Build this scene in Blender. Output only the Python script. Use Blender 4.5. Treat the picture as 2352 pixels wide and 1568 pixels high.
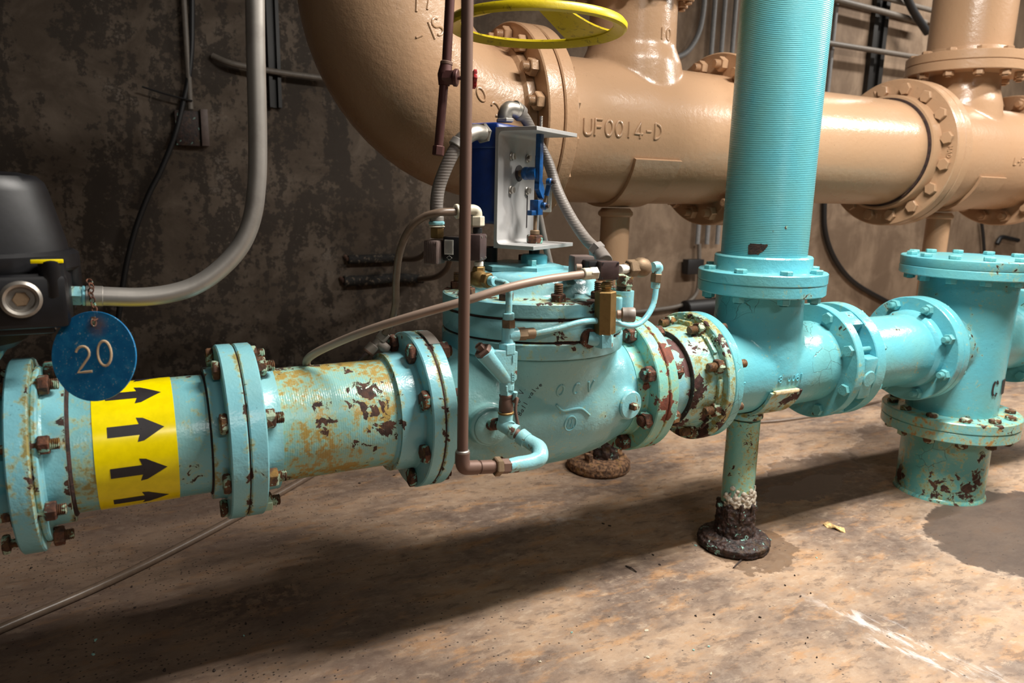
import bpy, bmesh, math, random
from math import sin, cos, pi, radians, sqrt, atan2
from mathutils import Vector as V, Matrix
random.seed(7)
for o in list(bpy.data.objects): bpy.data.objects.remove(o)
S = bpy.context.scene
C = bpy.data.collections.new('scene'); S.collection.children.link(C)

# ------------------------------------------------------------------ camera, world, lights, exposure
FPX = 1676.17
CR = V((0.8860, -0.4632, 0.0227)); CU = V((0.0726, 0.1869, 0.9797)); CF = V((0.4580, 0.8663, -0.1992))
CAM = V((0, 0, 1.02))
cd = bpy.data.cameras.new('camera'); cam = bpy.data.objects.new('camera', cd); S.collection.objects.link(cam)
m = Matrix.Identity(4)
for i in range(3): m[i][0] = CR[i]; m[i][1] = CU[i]; m[i][2] = -CF[i]; m[i][3] = CAM[i]
cam.matrix_world = m
cd.sensor_width = 36; cd.lens = FPX/2352*36; cd.clip_start = .02; cd.clip_end = 60
cd.dof.use_dof = True; cd.dof.focus_distance = 1.72; cd.dof.aperture_fstop = 4.0
S.camera = cam
w = bpy.data.worlds.new('world'); S.world = w; w.use_nodes = True
w.node_tree.nodes['Background'].inputs[0].default_value = (1.0, .90, .80, 1)
w.node_tree.nodes['Background'].inputs[1].default_value = .03
S.view_settings.view_transform = 'Standard'; S.view_settings.look = 'None'
S.view_settings.gamma = 1; S.view_settings.use_curve_mapping = False
S.view_settings.exposure = 0.16

def area(name, loc, sx, sy, power, col, target=None):
    l = bpy.data.lights.new(name, 'AREA'); l.shape = 'RECTANGLE'; l.size = sx; l.size_y = sy
    l.energy = power; l.color = col
    o = bpy.data.objects.new(name, l); S.collection.objects.link(o); o.location = loc
    if target: o.rotation_euler = (V(target)-V(loc)).to_track_quat('-Z', 'Y').to_euler()
    return o
WARM = (1.0, .95, .88)
area('ceiling_tube_light', (1.75, .62, 2.65), 1.25, .05, 62, WARM)
area('ceiling_tube_light', (1.75, .74, 2.65), 1.25, .05, 62, WARM)
area('ceiling_tube_light', (4.6, .70, 2.75), 1.25, .14, 125, WARM)
area('ceiling_tube_light', (5.6, 2.9, 3.1), 1.25, .14, 60, WARM)
area('ceiling_tube_light', (.6, -2.3, 2.8), 1.25, .14, 42, WARM)

def pt(u, v, Y=None, X=None, Z=None):
    """point of the room seen at pixel (u, v) of the 2352x1568 photograph, at a known X, Y or Z"""
    d = CF+CR*((u-1176)/FPX)-CU*((v-784)/FPX)
    if Y is not None: t = Y/d.y
    elif X is not None: t = X/d.x
    else: t = (Z-1.02)/d.z
    return CAM+d*t

# ------------------------------------------------------------------ materials
class NT:
    def __init__(s, name):
        s.m = bpy.data.materials.new(name); s.m.use_nodes = True; s.t = s.m.node_tree
        s.b = s.t.nodes['Principled BSDF']
    def n(s, typ, **kw):
        n = s.t.nodes.new(typ)
        for k, v in kw.items():
            if k[0] == '_': setattr(n, k[1:], v)
            else:
                k2 = int(k[1:]) if k[0] == 'i' and k[1:].isdigit() else k
                s.set(n.inputs[k2], v)
        return n
    def set(s, inp, v):
        if hasattr(v, 'links') or isinstance(v, bpy.types.NodeSocket): s.t.links.new(v, inp)
        elif isinstance(v, tuple) and len(v) == 3 and inp.type == 'RGBA': inp.default_value = v+(1,)
        else: inp.default_value = v
    def pos(s): return s.n('ShaderNodeNewGeometry').outputs['Position']
    def mapv(s, vec, scale=(1, 1, 1), rot=(0, 0, 0), loc=(0, 0, 0)):
        n = s.n('ShaderNodeMapping'); s.set(n.inputs[0], vec)
        n.inputs['Scale'].default_value = scale; n.inputs['Rotation'].default_value = rot; n.inputs['Location'].default_value = loc
        return n.outputs[0]
    def noise(s, vec, scale, detail=4, rough=.55, dist=0, col=False):
        n = s.n('ShaderNodeTexNoise'); s.set(n.inputs['Vector'], vec)
        for k, v in (('Scale', scale), ('Detail', detail), ('Roughness', rough), ('Distortion', dist)): n.inputs[k].default_value = v
        return n.outputs['Color' if col else 'Fac']
    def math(s, op, a, b=0.0, c=0.0):
        n = s.t.nodes.new('ShaderNodeMath'); n.operation = op
        for i, v in enumerate((a, b, c)): s.set(n.inputs[i], v)
        return n.outputs[0]
    def vmath(s, op, a, b=(0, 0, 0)):
        n = s.t.nodes.new('ShaderNodeVectorMath'); n.operation = op
        s.set(n.inputs[0], a); s.set(n.inputs[1], b)
        return n.outputs['Value' if op in ('LENGTH', 'DISTANCE', 'DOT_PRODUCT') else 0]
    def vscale(s, a, f):
        n = s.t.nodes.new('ShaderNodeVectorMath'); n.operation = 'SCALE'; s.set(n.inputs[0], a); n.inputs['Scale'].default_value = f
        return n.outputs[0]
    def ramp(s, f, a, b, lo=0., hi=1.):
        n = s.t.nodes.new('ShaderNodeMapRange'); n.interpolation_type = 'SMOOTHSTEP'
        s.set(n.inputs[0], f); n.inputs[1].default_value = a; n.inputs[2].default_value = b
        n.inputs[3].default_value = lo; n.inputs[4].default_value = hi
        return n.outputs[0]
    def mix(s, f, a, b):
        n = s.t.nodes.new('ShaderNodeMix'); n.data_type = 'RGBA'
        s.set(n.inputs[0], f); s.set(n.inputs[6], a); s.set(n.inputs[7], b)
        return n.outputs[2]
    def bump(s, h, strength, dist, normal=None):
        n = s.t.nodes.new('ShaderNodeBump'); s.set(n.inputs['Height'], h)
        n.inputs['Strength'].default_value = strength; n.inputs['Distance'].default_value = dist
        if normal is not None: s.set(n.inputs['Normal'], normal)
        return n.outputs[0]
    def blob(s, p, c, r, wob=None):
        """soft spot of radius r round c (1 inside, 0 outside)"""
        d = s.vmath('DISTANCE', p, c)
        return s.ramp(d, r*1.9, r*.1)
    def done(s, col=None, rough=None, metal=None, normal=None, **kw):
        if col is not None: s.set(s.b.inputs['Base Color'], col)
        if rough is not None: s.set(s.b.inputs['Roughness'], rough)
        if metal is not None: s.set(s.b.inputs['Metallic'], metal)
        if normal is not None: s.set(s.b.inputs['Normal'], normal)
        for k, v in kw.items(): s.set(s.b.inputs[k.replace('_', ' ')], v)
        return s.m

def paint(name, base, rust=.0, stain=.0, spots=(), coarse=7., fine=38., rough=.20, ribs=None, lump=1., green=None,
          stain_col=(.30, .22, .04), rust_col=(.085, .035, .020), rust2=(.028, .014, .011), crack=0., spotw=.105, seams=None):
    """brushed oil paint that flakes down to rusty iron; rust/stain 0..1 coverage, spots = [(x,y,z,radius)] worn places"""
    k = NT(name); p = k.pos()
    big = k.noise(p, coarse, 3, .5, .3)
    fin = k.noise(p, fine, 7, .62, .6)
    mn = k.math('ADD', k.math('MULTIPLY', big, .42), k.math('MULTIPLY', fin, .58))
    if spots:
        acc = None
        for c in spots:
            b_ = k.blob(p, tuple(c[:3]), c[3])
            acc = b_ if acc is None else k.math('MAXIMUM', acc, b_)
        mn = k.math('ADD', mn, k.math('MULTIPLY', acc, spotw))
    sadd = None
    if seams:
        ax_, xs, sw = seams; cx = k.n('ShaderNodeSeparateXYZ', i0=p).outputs['XYZ'.index(ax_)]
        for x0 in xs:
            d = k.ramp(k.math('ABSOLUTE', k.math('SUBTRACT', cx, x0)), sw, .0)
            sadd = d if sadd is None else k.math('MAXIMUM', sadd, d)
        mn = k.math('ADD', mn, k.math('MULTIPLY', sadd, .085))
    tr = .5+.045*(3.0-3.6*rust) if rust or spots or seams else .95
    rm = k.ramp(mn, tr, tr+.008)
    edge = k.ramp(mn, tr-.035, tr)
    var = k.noise(p, 5, 3, .5)
    b1 = tuple(base); b2 = green or tuple(min(1, c*f) for c, f in zip(base, (1.25, .98, .86)))
    col = k.mix(k.ramp(var, .35, .65), b1, b2)
    if stain:
        st = .5+.045*(2.2-2.8*stain)
        sn = k.math('ADD', k.math('MULTIPLY', k.noise(k.mapv(p, (1, 1, .55)), coarse*1.4, 4, .6, .4), .45), k.math('MULTIPLY', k.noise(p, fine*1.5, 6, .7), .55))
        if sadd is not None: sn = k.math('ADD', sn, k.math('MULTIPLY', sadd, .11))
        sm = k.ramp(sn, st, st+.05)
        sm = k.math('MAXIMUM', sm, k.math('MULTIPLY', k.ramp(mn, tr-.06, tr), .8))
        col = k.mix(k.math('MULTIPLY', sm, .42), col, (.46, .46, .15))
        col = k.mix(k.math('MULTIPLY', k.ramp(sn, st+.045, st+.11), .85), col, stain_col)
    else:
        col = k.mix(k.math('MULTIPLY', edge, .6), col, (.33, .30, .10))
    speck = k.noise(p, 170, 2, .5)
    col = k.mix(k.math('MULTIPLY', k.ramp(speck, .70, .76), .55), col, tuple(c*.45 for c in base))
    hgt = k.math('SUBTRACT', 1., rm)
    if crack:
        vn = k.n('ShaderNodeTexVoronoi', _feature='DISTANCE_TO_EDGE'); k.set(vn.inputs['Vector'], k.vmath('ADD', p, k.vscale(k.noise(p, 14, 3, .6, col=True), .035)))
        vn.inputs['Scale'].default_value = 17; vn.inputs['Randomness'].default_value = 1
        cr = k.math('MULTIPLY', k.ramp(vn.outputs['Distance'], .012, .0), k.ramp(big, .56-.1*crack, .62-.1*crack))
        col = k.mix(k.math('MULTIPLY', cr, .8), col, (.06, .05, .03)); hgt = k.math('SUBTRACT', hgt, cr)
    rc = k.mix(k.ramp(k.noise(p, 70, 5, .6), .35, .65), rust2, rust_col)
    col = k.mix(rm, col, rc)
    h = k.bump(k.noise(p, 55, 3, .55), .28*lump, .004)
    h = k.bump(k.noise(p, 230, 2, .5), .16*lump, .002, h)
    if ribs:
        ax, pitch, st_ = ribs
        wv = k.n('ShaderNodeTexWave', _wave_type='BANDS', _bands_direction=ax); k.set(wv.inputs['Vector'], p)
        wv.inputs['Scale'].default_value = .31416/pitch; wv.inputs['Distortion'].default_value = .6; wv.inputs['Detail'].default_value = 1; wv.inputs['Detail Scale'].default_value = 3
        h = k.bump(wv.outputs['Fac'], st_, .0016, h)
    h = k.bump(k.math('ADD', hgt, k.math('MULTIPLY', k.noise(p, 120, 4, .7), k.math('MULTIPLY', rm, .5))), .55, .0022, h)
    rgh = k.math('ADD', k.math('MULTIPLY', rm, .55), k.math('ADD', rough, k.math('MULTIPLY', var, .12)))
    return k.done(col, rgh, 0., h)

def rusty(name, a=(.10, .038, .020), b=(.022, .012, .010), paintc=None, cover=.0, yellow=.25, rough=.85):
    k = NT(name); p = k.pos()
    n1 = k.noise(p, 75, 6, .65, .3); n2 = k.noise(p, 22, 4, .6)
    col = k.mix(k.ramp(n1, .35, .65), b, a)
    col = k.mix(k.math('MULTIPLY', k.ramp(n2, .56, .68), yellow), col, (.34, .19, .035))
    if cover:
        mm = k.ramp(k.noise(p, 48, 5, .6, .5), .66-.3*cover, .67-.3*cover)
        col = k.mix(mm, col, paintc)
    h = k.bump(n1, .8, .003); h = k.bump(k.noise(p, 300, 3, .6), .5, .001, h)
    return k.done(col, rough, 0., h)

def metal(name, col, rough=.35, met=1., var=.35, dirt=(.05, .035, .02), bump=.15, scale=30):
    k = NT(name); p = k.pos()
    n = k.noise(p, scale, 5, .6)
    c = k.mix(k.math('MULTIPLY', k.ramp(n, .45, .75), var), col, dirt)
    return k.done(c, k.math('ADD', rough, k.math('MULTIPLY', n, .2)), met, k.bump(k.noise(p, scale*6, 3, .6), bump, .001))

def plain(name, col, rough=.5, met=0., bump=.1, var=.12, scale=60):
    k = NT(name); p = k.pos(); n = k.noise(p, scale, 4, .6)
    c = k.mix(k.ramp(n, .3, .7), tuple(x*(1-var) for x in col), tuple(min(1, x*(1+var)) for x in col))
    return k.done(c, rough, met, k.bump(n, bump, .001))

TEAL = (.150, .430, .440); TEAL_R = (.105, .420, .475)
YT, ZT = 1.481, .5463
M = {}
M['teal_left'] = paint('teal_left', (0.195, 0.488, 0.538), .10, .75, coarse=6, spots=[(.03, 1.35, .62, .03), (.06, 1.36, .50, .03)], ribs=('X', .006, .03))
M['teal_flange'] = paint('teal_flange', (0.219, 0.547, 0.630), .04, .30, coarse=9, seams=('X', [.1672, .5478, .110, .47, -.113, -.161], .015))
M['teal_spool'] = paint('teal_spool', (0.212, 0.512, 0.525), .24, 1.25, coarse=9, fine=42, stain_col=(.40, .24, .035), ribs=('X', .0045, .09),
    spots=[(.415, 1.37, .60, .035), (.40, 1.38, .625, .03), (.435, 1.37, .555, .028), (.31, 1.366, .57, .02), (.30, 1.38, .60, .018), (.375, 1.366, .60, .015), (.37, 1.366, .52, .012), (.36, 1.37, .62, .012), (.41, 1.37, .50, .016)])
M['teal_valve'] = paint('teal_valve', (0.181, 0.451, 0.501), .05, .26, coarse=6, lump=1.1)
M['teal_bonnet'] = paint('teal_bonnet', (0.208, 0.516, 0.602), .14, .20, coarse=8, fine=30, stain_col=(.26, .20, .05), seams=('Z', [.714, .7625, .798], .006))
M['teal_tee'] = paint('teal_tee', (0.128, 0.459, 0.542), .0, .12, coarse=5, crack=.45)
M['teal_riser'] = paint('teal_riser', (.090, .352, .415), .0, .0, coarse=5, rough=.22, ribs=('Z', .0046, .30), lump=.5)
M['teal_clean'] = paint('teal_clean', (0.124, 0.459, 0.549), .02, .12, coarse=8)
M['teal_ring'] = paint('teal_ring', (0.213, 0.495, 0.521), .56, 1.15, coarse=11, fine=34, crack=.8, lump=1.6,
    rust_col=(.075, .028, .024))
M['teal_patchy'] = paint('teal_patchy', (0.213, 0.495, 0.558), .36, .45, coarse=8, fine=26, crack=.5, rust_col=(.13, .06, .055), rust2=(.09, .042, .04), spotw=.15, spots=[tuple(pt(1580, 830, Y=1.37))+(.06,)])
M['teal_outlet'] = paint('teal_outlet', (0.196, 0.500, 0.450), .10, .55, coarse=9, rust_col=(.20, .055, .03), rust2=(.14, .045, .03), spotw=.24, seams=('X', [1.1225], .012),
    spots=[tuple(pt(1527, 925, Y=1.318))+(.024,), tuple(pt(1533, 800, Y=1.34))+(.022,), tuple(pt(1525, 955, Y=1.325))+(.018,)])
M['teal_leg'] = paint('teal_leg', (0.181, 0.473, 0.429), .26, 1.0, coarse=12, fine=60)
M['teal_column'] = paint('teal_column', (0.119, 0.453, 0.542), .02, .18, coarse=4)
def PD(a, z, r): return (2.55+.141*cos(radians(a)), 1.481+.141*sin(radians(a)), z, r)
M['teal_pedestal'] = paint('teal_pedestal', (.115, .400, .400), .10, .70, coarse=7, crack=.8, spotw=.17,
    spots=[PD(208, .055, .050), PD(246, .045, .055), PD(258, .085, .045), PD(150, .05, .03), PD(262, .17, .02)])
M['teal_lowflange'] = paint('teal_lowflange', (0.152, 0.474, 0.518), .18, .95, coarse=8, stain_col=(.42, .20, .04))
M['teal_tube'] = paint('teal_tube', (0.224, 0.583, 0.694), .20, .05, coarse=20, fine=50, rust_col=(.16, .07, .045), rust2=(.11, .05, .035))
M['beige'] = paint('beige', (0.396, 0.240, 0.140), .0, .0, coarse=4, rough=.22, lump=1.2, green=(.39, .245, .145))
M['beige_r'] = paint('beige_r', (0.443, 0.273, 0.160), .0, .0, coarse=4, rough=.20, lump=.9, green=(.44, .275, .165))
M['rust'] = rusty('rust')
M['rust_bolt'] = rusty('rust_bolt', (.15, .056, .028), (.045, .020, .014), (.20, .43, .36), .28, .3)
M['rust_bolt_mix'] = rusty('rust_bolt_mix', (.15, .065, .025), (.05, .022, .012), (.36, .47, .34), .42, .6)
M['teal_bolt'] = rusty('teal_bolt', (.28, .17, .03), (.10, .05, .02), (.135, .42, .44), 1.25, .3, .4)
M['thread'] = rusty('thread', (.22, .11, .04), (.06, .03, .02), None, 0, .4, .6)
M['rust_black'] = rusty('rust_black', (.045, .020, .014), (.009, .006, .006), (.22, .42, .36), .10, .10, .6)
M['gap'] = rusty('gap', (.05, .02, .015), (.015, .008, .007), None, 0, .12)
M['copper_dark'] = metal('copper_dark', (0.165, 0.095, 0.070), .48, .25, .8, (.13, .075, .065), .1, 9)
M['copper_drain'] = metal('copper_drain', (.085, .03, .026), .4, .4, .5, (.03, .012, .012), .1, 14)
M['copper'] = metal('copper', (0.340, 0.245, 0.190), .40, .2, .8, (.27, .21, .165), .1, 14)
M['brass'] = metal('brass', (.30, .19, .07), .40, .75, .6, (.10, .055, .025), .25, 40)
M['brass_dull'] = metal('brass_dull', (.24, .165, .10), .5, .6, .5, (.09, .055, .03), .3, 40)
M['steel'] = metal('steel', (.40, .37, .33), .32, .9, .45, (.12, .10, .08), .1, 30)
M['galv'] = metal('galv', (.40, .375, .345), .38, .75, .5, (.20, .18, .16), .12, 16)
M['alu'] = metal('alu', (.46, .455, .45), .42, .55, .28, (.27, .24, .21), .1, 24)
M['grey_conduit'] = plain('grey_conduit', (.165, .145, .130), .55, 0, .1)
M['white_plastic'] = plain('white_plastic', (.62, .57, .44), .4)
M['white_tape'] = plain('white_tape', (.7, .68, .62), .6)
M['black_plastic'] = plain('black_plastic', (.0035, .0035, .005), .45, 0, .12, .3)
M['black_rubber'] = plain('black_rubber', (.008, .008, .009), .5)
M['black_ink'] = plain('black_ink', (.022, .018, .020), .5)
M['yellow'] = plain('yellow', (.95, .76, .0), .22, 0, .04, .05)
M['blue_box'] = plain('blue_box', (.004, .028, .175), .3, 0, .15)
M['blue_lever'] = plain('blue_lever', (.004, .06, .20), .35, 0, .15, .35)
M['brown_box'] = plain('brown_box', (.060, .036, .034), .45, 0, .4)
M['fin_box'] = plain('fin_box', (.110, .078, .068), .55, 0, .2)
M['tube_brown'] = plain('tube_brown', (.15, .105, .075), .35)
M['tube_purple'] = plain('tube_purple', (.11, .075, .075), .35)
M['grey_fitting'] = plain('grey_fitting', (.25, .215, .185), .45)
M['red'] = plain('red', (.30, .006, .008), .4, 0, .1, .2)
M['label'] = plain('label', (.50, .50, .46), .5)
M['tag_engrave'] = plain('tag_engrave', (.80, .58, .36), .6)
M['orange_chip'] = plain('orange_chip', (.62, .42, .18), .7, 0, .5, .5, 90)

def mk_yellow_wheel():
    k = NT('wheel_yellow'); p = k.pos()
    n = k.noise(p, 60, 6, .65, .4); g = k.noise(p, 12, 3, .5)
    f = k.math('MULTIPLY', k.ramp(n, .52, .68), k.ramp(g, .35, .6))
    return k.done(k.mix(k.math('MULTIPLY', f, .75), (.52, .40, .006), (.08, .06, .008)), .35, 0, k.bump(n, .3, .002))
M['wheel'] = mk_yellow_wheel()
def mk_tag():
    k = NT('tag_blue'); p = k.pos()
    n = k.noise(p, 260, 3, .6); g = k.noise(p, 60, 4, .6)
    col = k.mix(k.ramp(g, .35, .7), (.008, .17, .42), (.02, .25, .52))
    col = k.mix(k.math('MULTIPLY', k.ramp(k.math('ADD', n, k.math('MULTIPLY', g, .35)), .80, .88), .8), col, (.40, .52, .60))
    rs = k.blob(p, tuple(pt(214, 748, Y=1.340)), .014)
    col = k.mix(k.math('MULTIPLY', rs, k.ramp(g, .2, .55)), col, (.30, .13, .03))
    return k.done(col, .4, 0, k.bump(g, .1, .001))
M['tag'] = mk_tag()

def mk_floor():
    k = NT('floor_concrete'); p = k.pos()
    n1 = k.noise(k.mapv(p, (1, 1.6, 1), (0, 0, .5)), 2.2, 6, .6, .2)
    n2 = k.noise(k.mapv(p, (1, 2.6, 1), (0, 0, -.5)), 6.5, 8, .68, .25)
    n3 = k.noise(p, 30, 8, .7)
    col = k.mix(k.ramp(n1, .36, .62), (.160, .112, .086), (.400, .270, .175))
    col = k.mix(k.math('MULTIPLY', k.ramp(n2, .50, .66), .7), col, (.43, .23, .10))
    col = k.mix(k.math('MULTIPLY', k.ramp(n2, .46, .32), .55), col, (.165, .118, .092))
    col = k.mix(k.math('MULTIPLY', k.ramp(n3, .40, .70), .32), col, (.48, .38, .29))
    wp = k.vmath('ADD', p, k.vscale(k.vmath('SUBTRACT', k.noise(p, 6, 7, .62, col=True), (.5, .5, .5)), .30))
    def ell(c, rx, ry, rot, soft=.12):
        d = k.mapv(k.vmath('SUBTRACT', wp, (c[0], c[1], 0)), (1, 1, 0), (0, 0, -rot))
        d = k.vmath('LENGTH', k.mapv(d, (1/rx, 1/ry, 0)))
        return k.ramp(d, 1.0, 1.0-soft)
    n4 = k.noise(k.mapv(p, (1, 2.2, 1), (0, 0, .9)), 14, 9, .72, .2)
    col = k.mix(k.math('MULTIPLY', k.ramp(n4, .52, .62), .55), col, (.105, .070, .052))
    col = k.mix(k.math('MULTIPLY', k.ramp(n4, .44, .36), .45), col, (.52, .40, .29))
    # efflorescence rims and wet stains
    for c, rx, ry, rot, f in (((2.52, 1.12), .44, .30, .0, .88), ((2.20, 1.80), .42, .12, .15, .5), ((3.1, 1.9), .6, .2, .2, .45)):
        rim = k.math('SUBTRACT', ell(c, rx*1.13, ry*1.13, rot, .3), ell(c, rx, ry, rot))
        col = k.mix(k.math('MULTIPLY', rim, .6), col, (.58, .48, .40))
        col = k.mix(k.math('MULTIPLY', ell(c, rx, ry, rot, .05), f), col, (.070, .047, .036))
    ring = ell((1.585, 1.45), .150, .125, 0, .06)
    col = k.mix(k.math('MULTIPLY', ring, .7), col, (.10, .055, .028))
    wet = ell((2.13, 1.70), .24, .080, .1, .05)
    col = k.mix(k.math('MULTIPLY', wet, .88), col, (.030, .020, .016))
    drk = k.math('MULTIPLY', ell((.20, 1.74), .28, .15, 0, .8), k.ramp(n3, .42, .55))
    col = k.mix(k.math('MULTIPLY', drk, .8), col, (.03, .02, .016))
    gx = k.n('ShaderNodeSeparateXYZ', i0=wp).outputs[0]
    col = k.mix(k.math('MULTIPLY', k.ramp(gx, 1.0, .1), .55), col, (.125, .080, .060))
    # white mineral streak
    a = V((1.52, 1.20)); b = V((1.62, .70)); mid = (a+b)/2
    wst = k.math('MULTIPLY', ell(mid, .05, .30, .26, .8), k.ramp(k.noise(k.mapv(p, (1, .35, 1), (0, 0, .2)), 34, 6, .7, .5), .46, .60))
    col = k.mix(k.math('MULTIPLY', wst, .95), col, (.62, .58, .55))
    w2 = k.math('MULTIPLY', ell((1.22, 1.82), .22, .07, -.2, .9), k.ramp(n3, .4, .6))
    col = k.mix(k.math('MULTIPLY', w2, .45), col, (.55, .50, .46))
    # grit: fine dark specks, denser to the left
    spx = k.n('ShaderNodeSeparateXYZ', i0=p).outputs[0]
    vo = k.n('ShaderNodeTexVoronoi'); k.set(vo.inputs['Vector'], p); vo.inputs['Scale'].default_value = 95
    vr = k.n('ShaderNodeSeparateXYZ', i0=vo.outputs['Color']).outputs[0]
    thr = k.ramp(spx, 1.1, -.3, .06, .55)
    sz = k.math('MULTIPLY', k.math('LESS_THAN', vr, k.math('MULTIPLY', thr, k.ramp(n1, .3, .7, .4, 1.6))), k.ramp(vo.outputs['Distance'], .28, .16))
    col = k.mix(k.math('MULTIPLY', sz, .85), col, (.030, .020, .016))
    h = k.bump(n3, .25, .004); h = k.bump(k.noise(p, 120, 5, .7), .35, .0015, h); h = k.bump(sz, .5, .002, h)
    r = k.math('SUBTRACT', k.ramp(n1, .3, .7, .50, .68), k.math('MULTIPLY', wet, .35))
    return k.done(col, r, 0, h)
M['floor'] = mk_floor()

def mk_wall():
    k = NT('wall_concrete'); p = k.pos()
    st = k.noise(k.mapv(p, (1, 1, .22)), 6, 7, .62, .8)
    bl = k.noise(p, 3.0, 8, .66, .6)
    fn = k.noise(p, 26, 8, .7)
    col = k.mix(k.ramp(bl, .38, .62), (.062, .043, .028), (.125, .095, .070))
    col = k.mix(k.math('MULTIPLY', k.ramp(k.math('ADD', k.math('MULTIPLY', st, .5), k.math('MULTIPLY', fn, .5)), .485, .53), .88), col, (.026, .018, .012))
    col = k.mix(k.math('MULTIPLY', k.ramp(k.math('ADD', k.math('MULTIPLY', bl, .5), k.math('MULTIPLY', fn, .5)), .56, .62), .5), col, (.25, .205, .165))
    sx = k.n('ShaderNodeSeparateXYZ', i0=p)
    warm = k.ramp(sx.outputs[0], 1.0, 3.2)  # tan wall to the right; the left's dimmer light is partly painted in
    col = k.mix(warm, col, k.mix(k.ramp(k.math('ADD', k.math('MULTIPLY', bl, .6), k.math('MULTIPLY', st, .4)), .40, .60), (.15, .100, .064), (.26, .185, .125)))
    return k.done(col, .8, 0, k.bump(k.math('ADD', fn, st), .4, .004))
M['wall'] = mk_wall()

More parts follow.
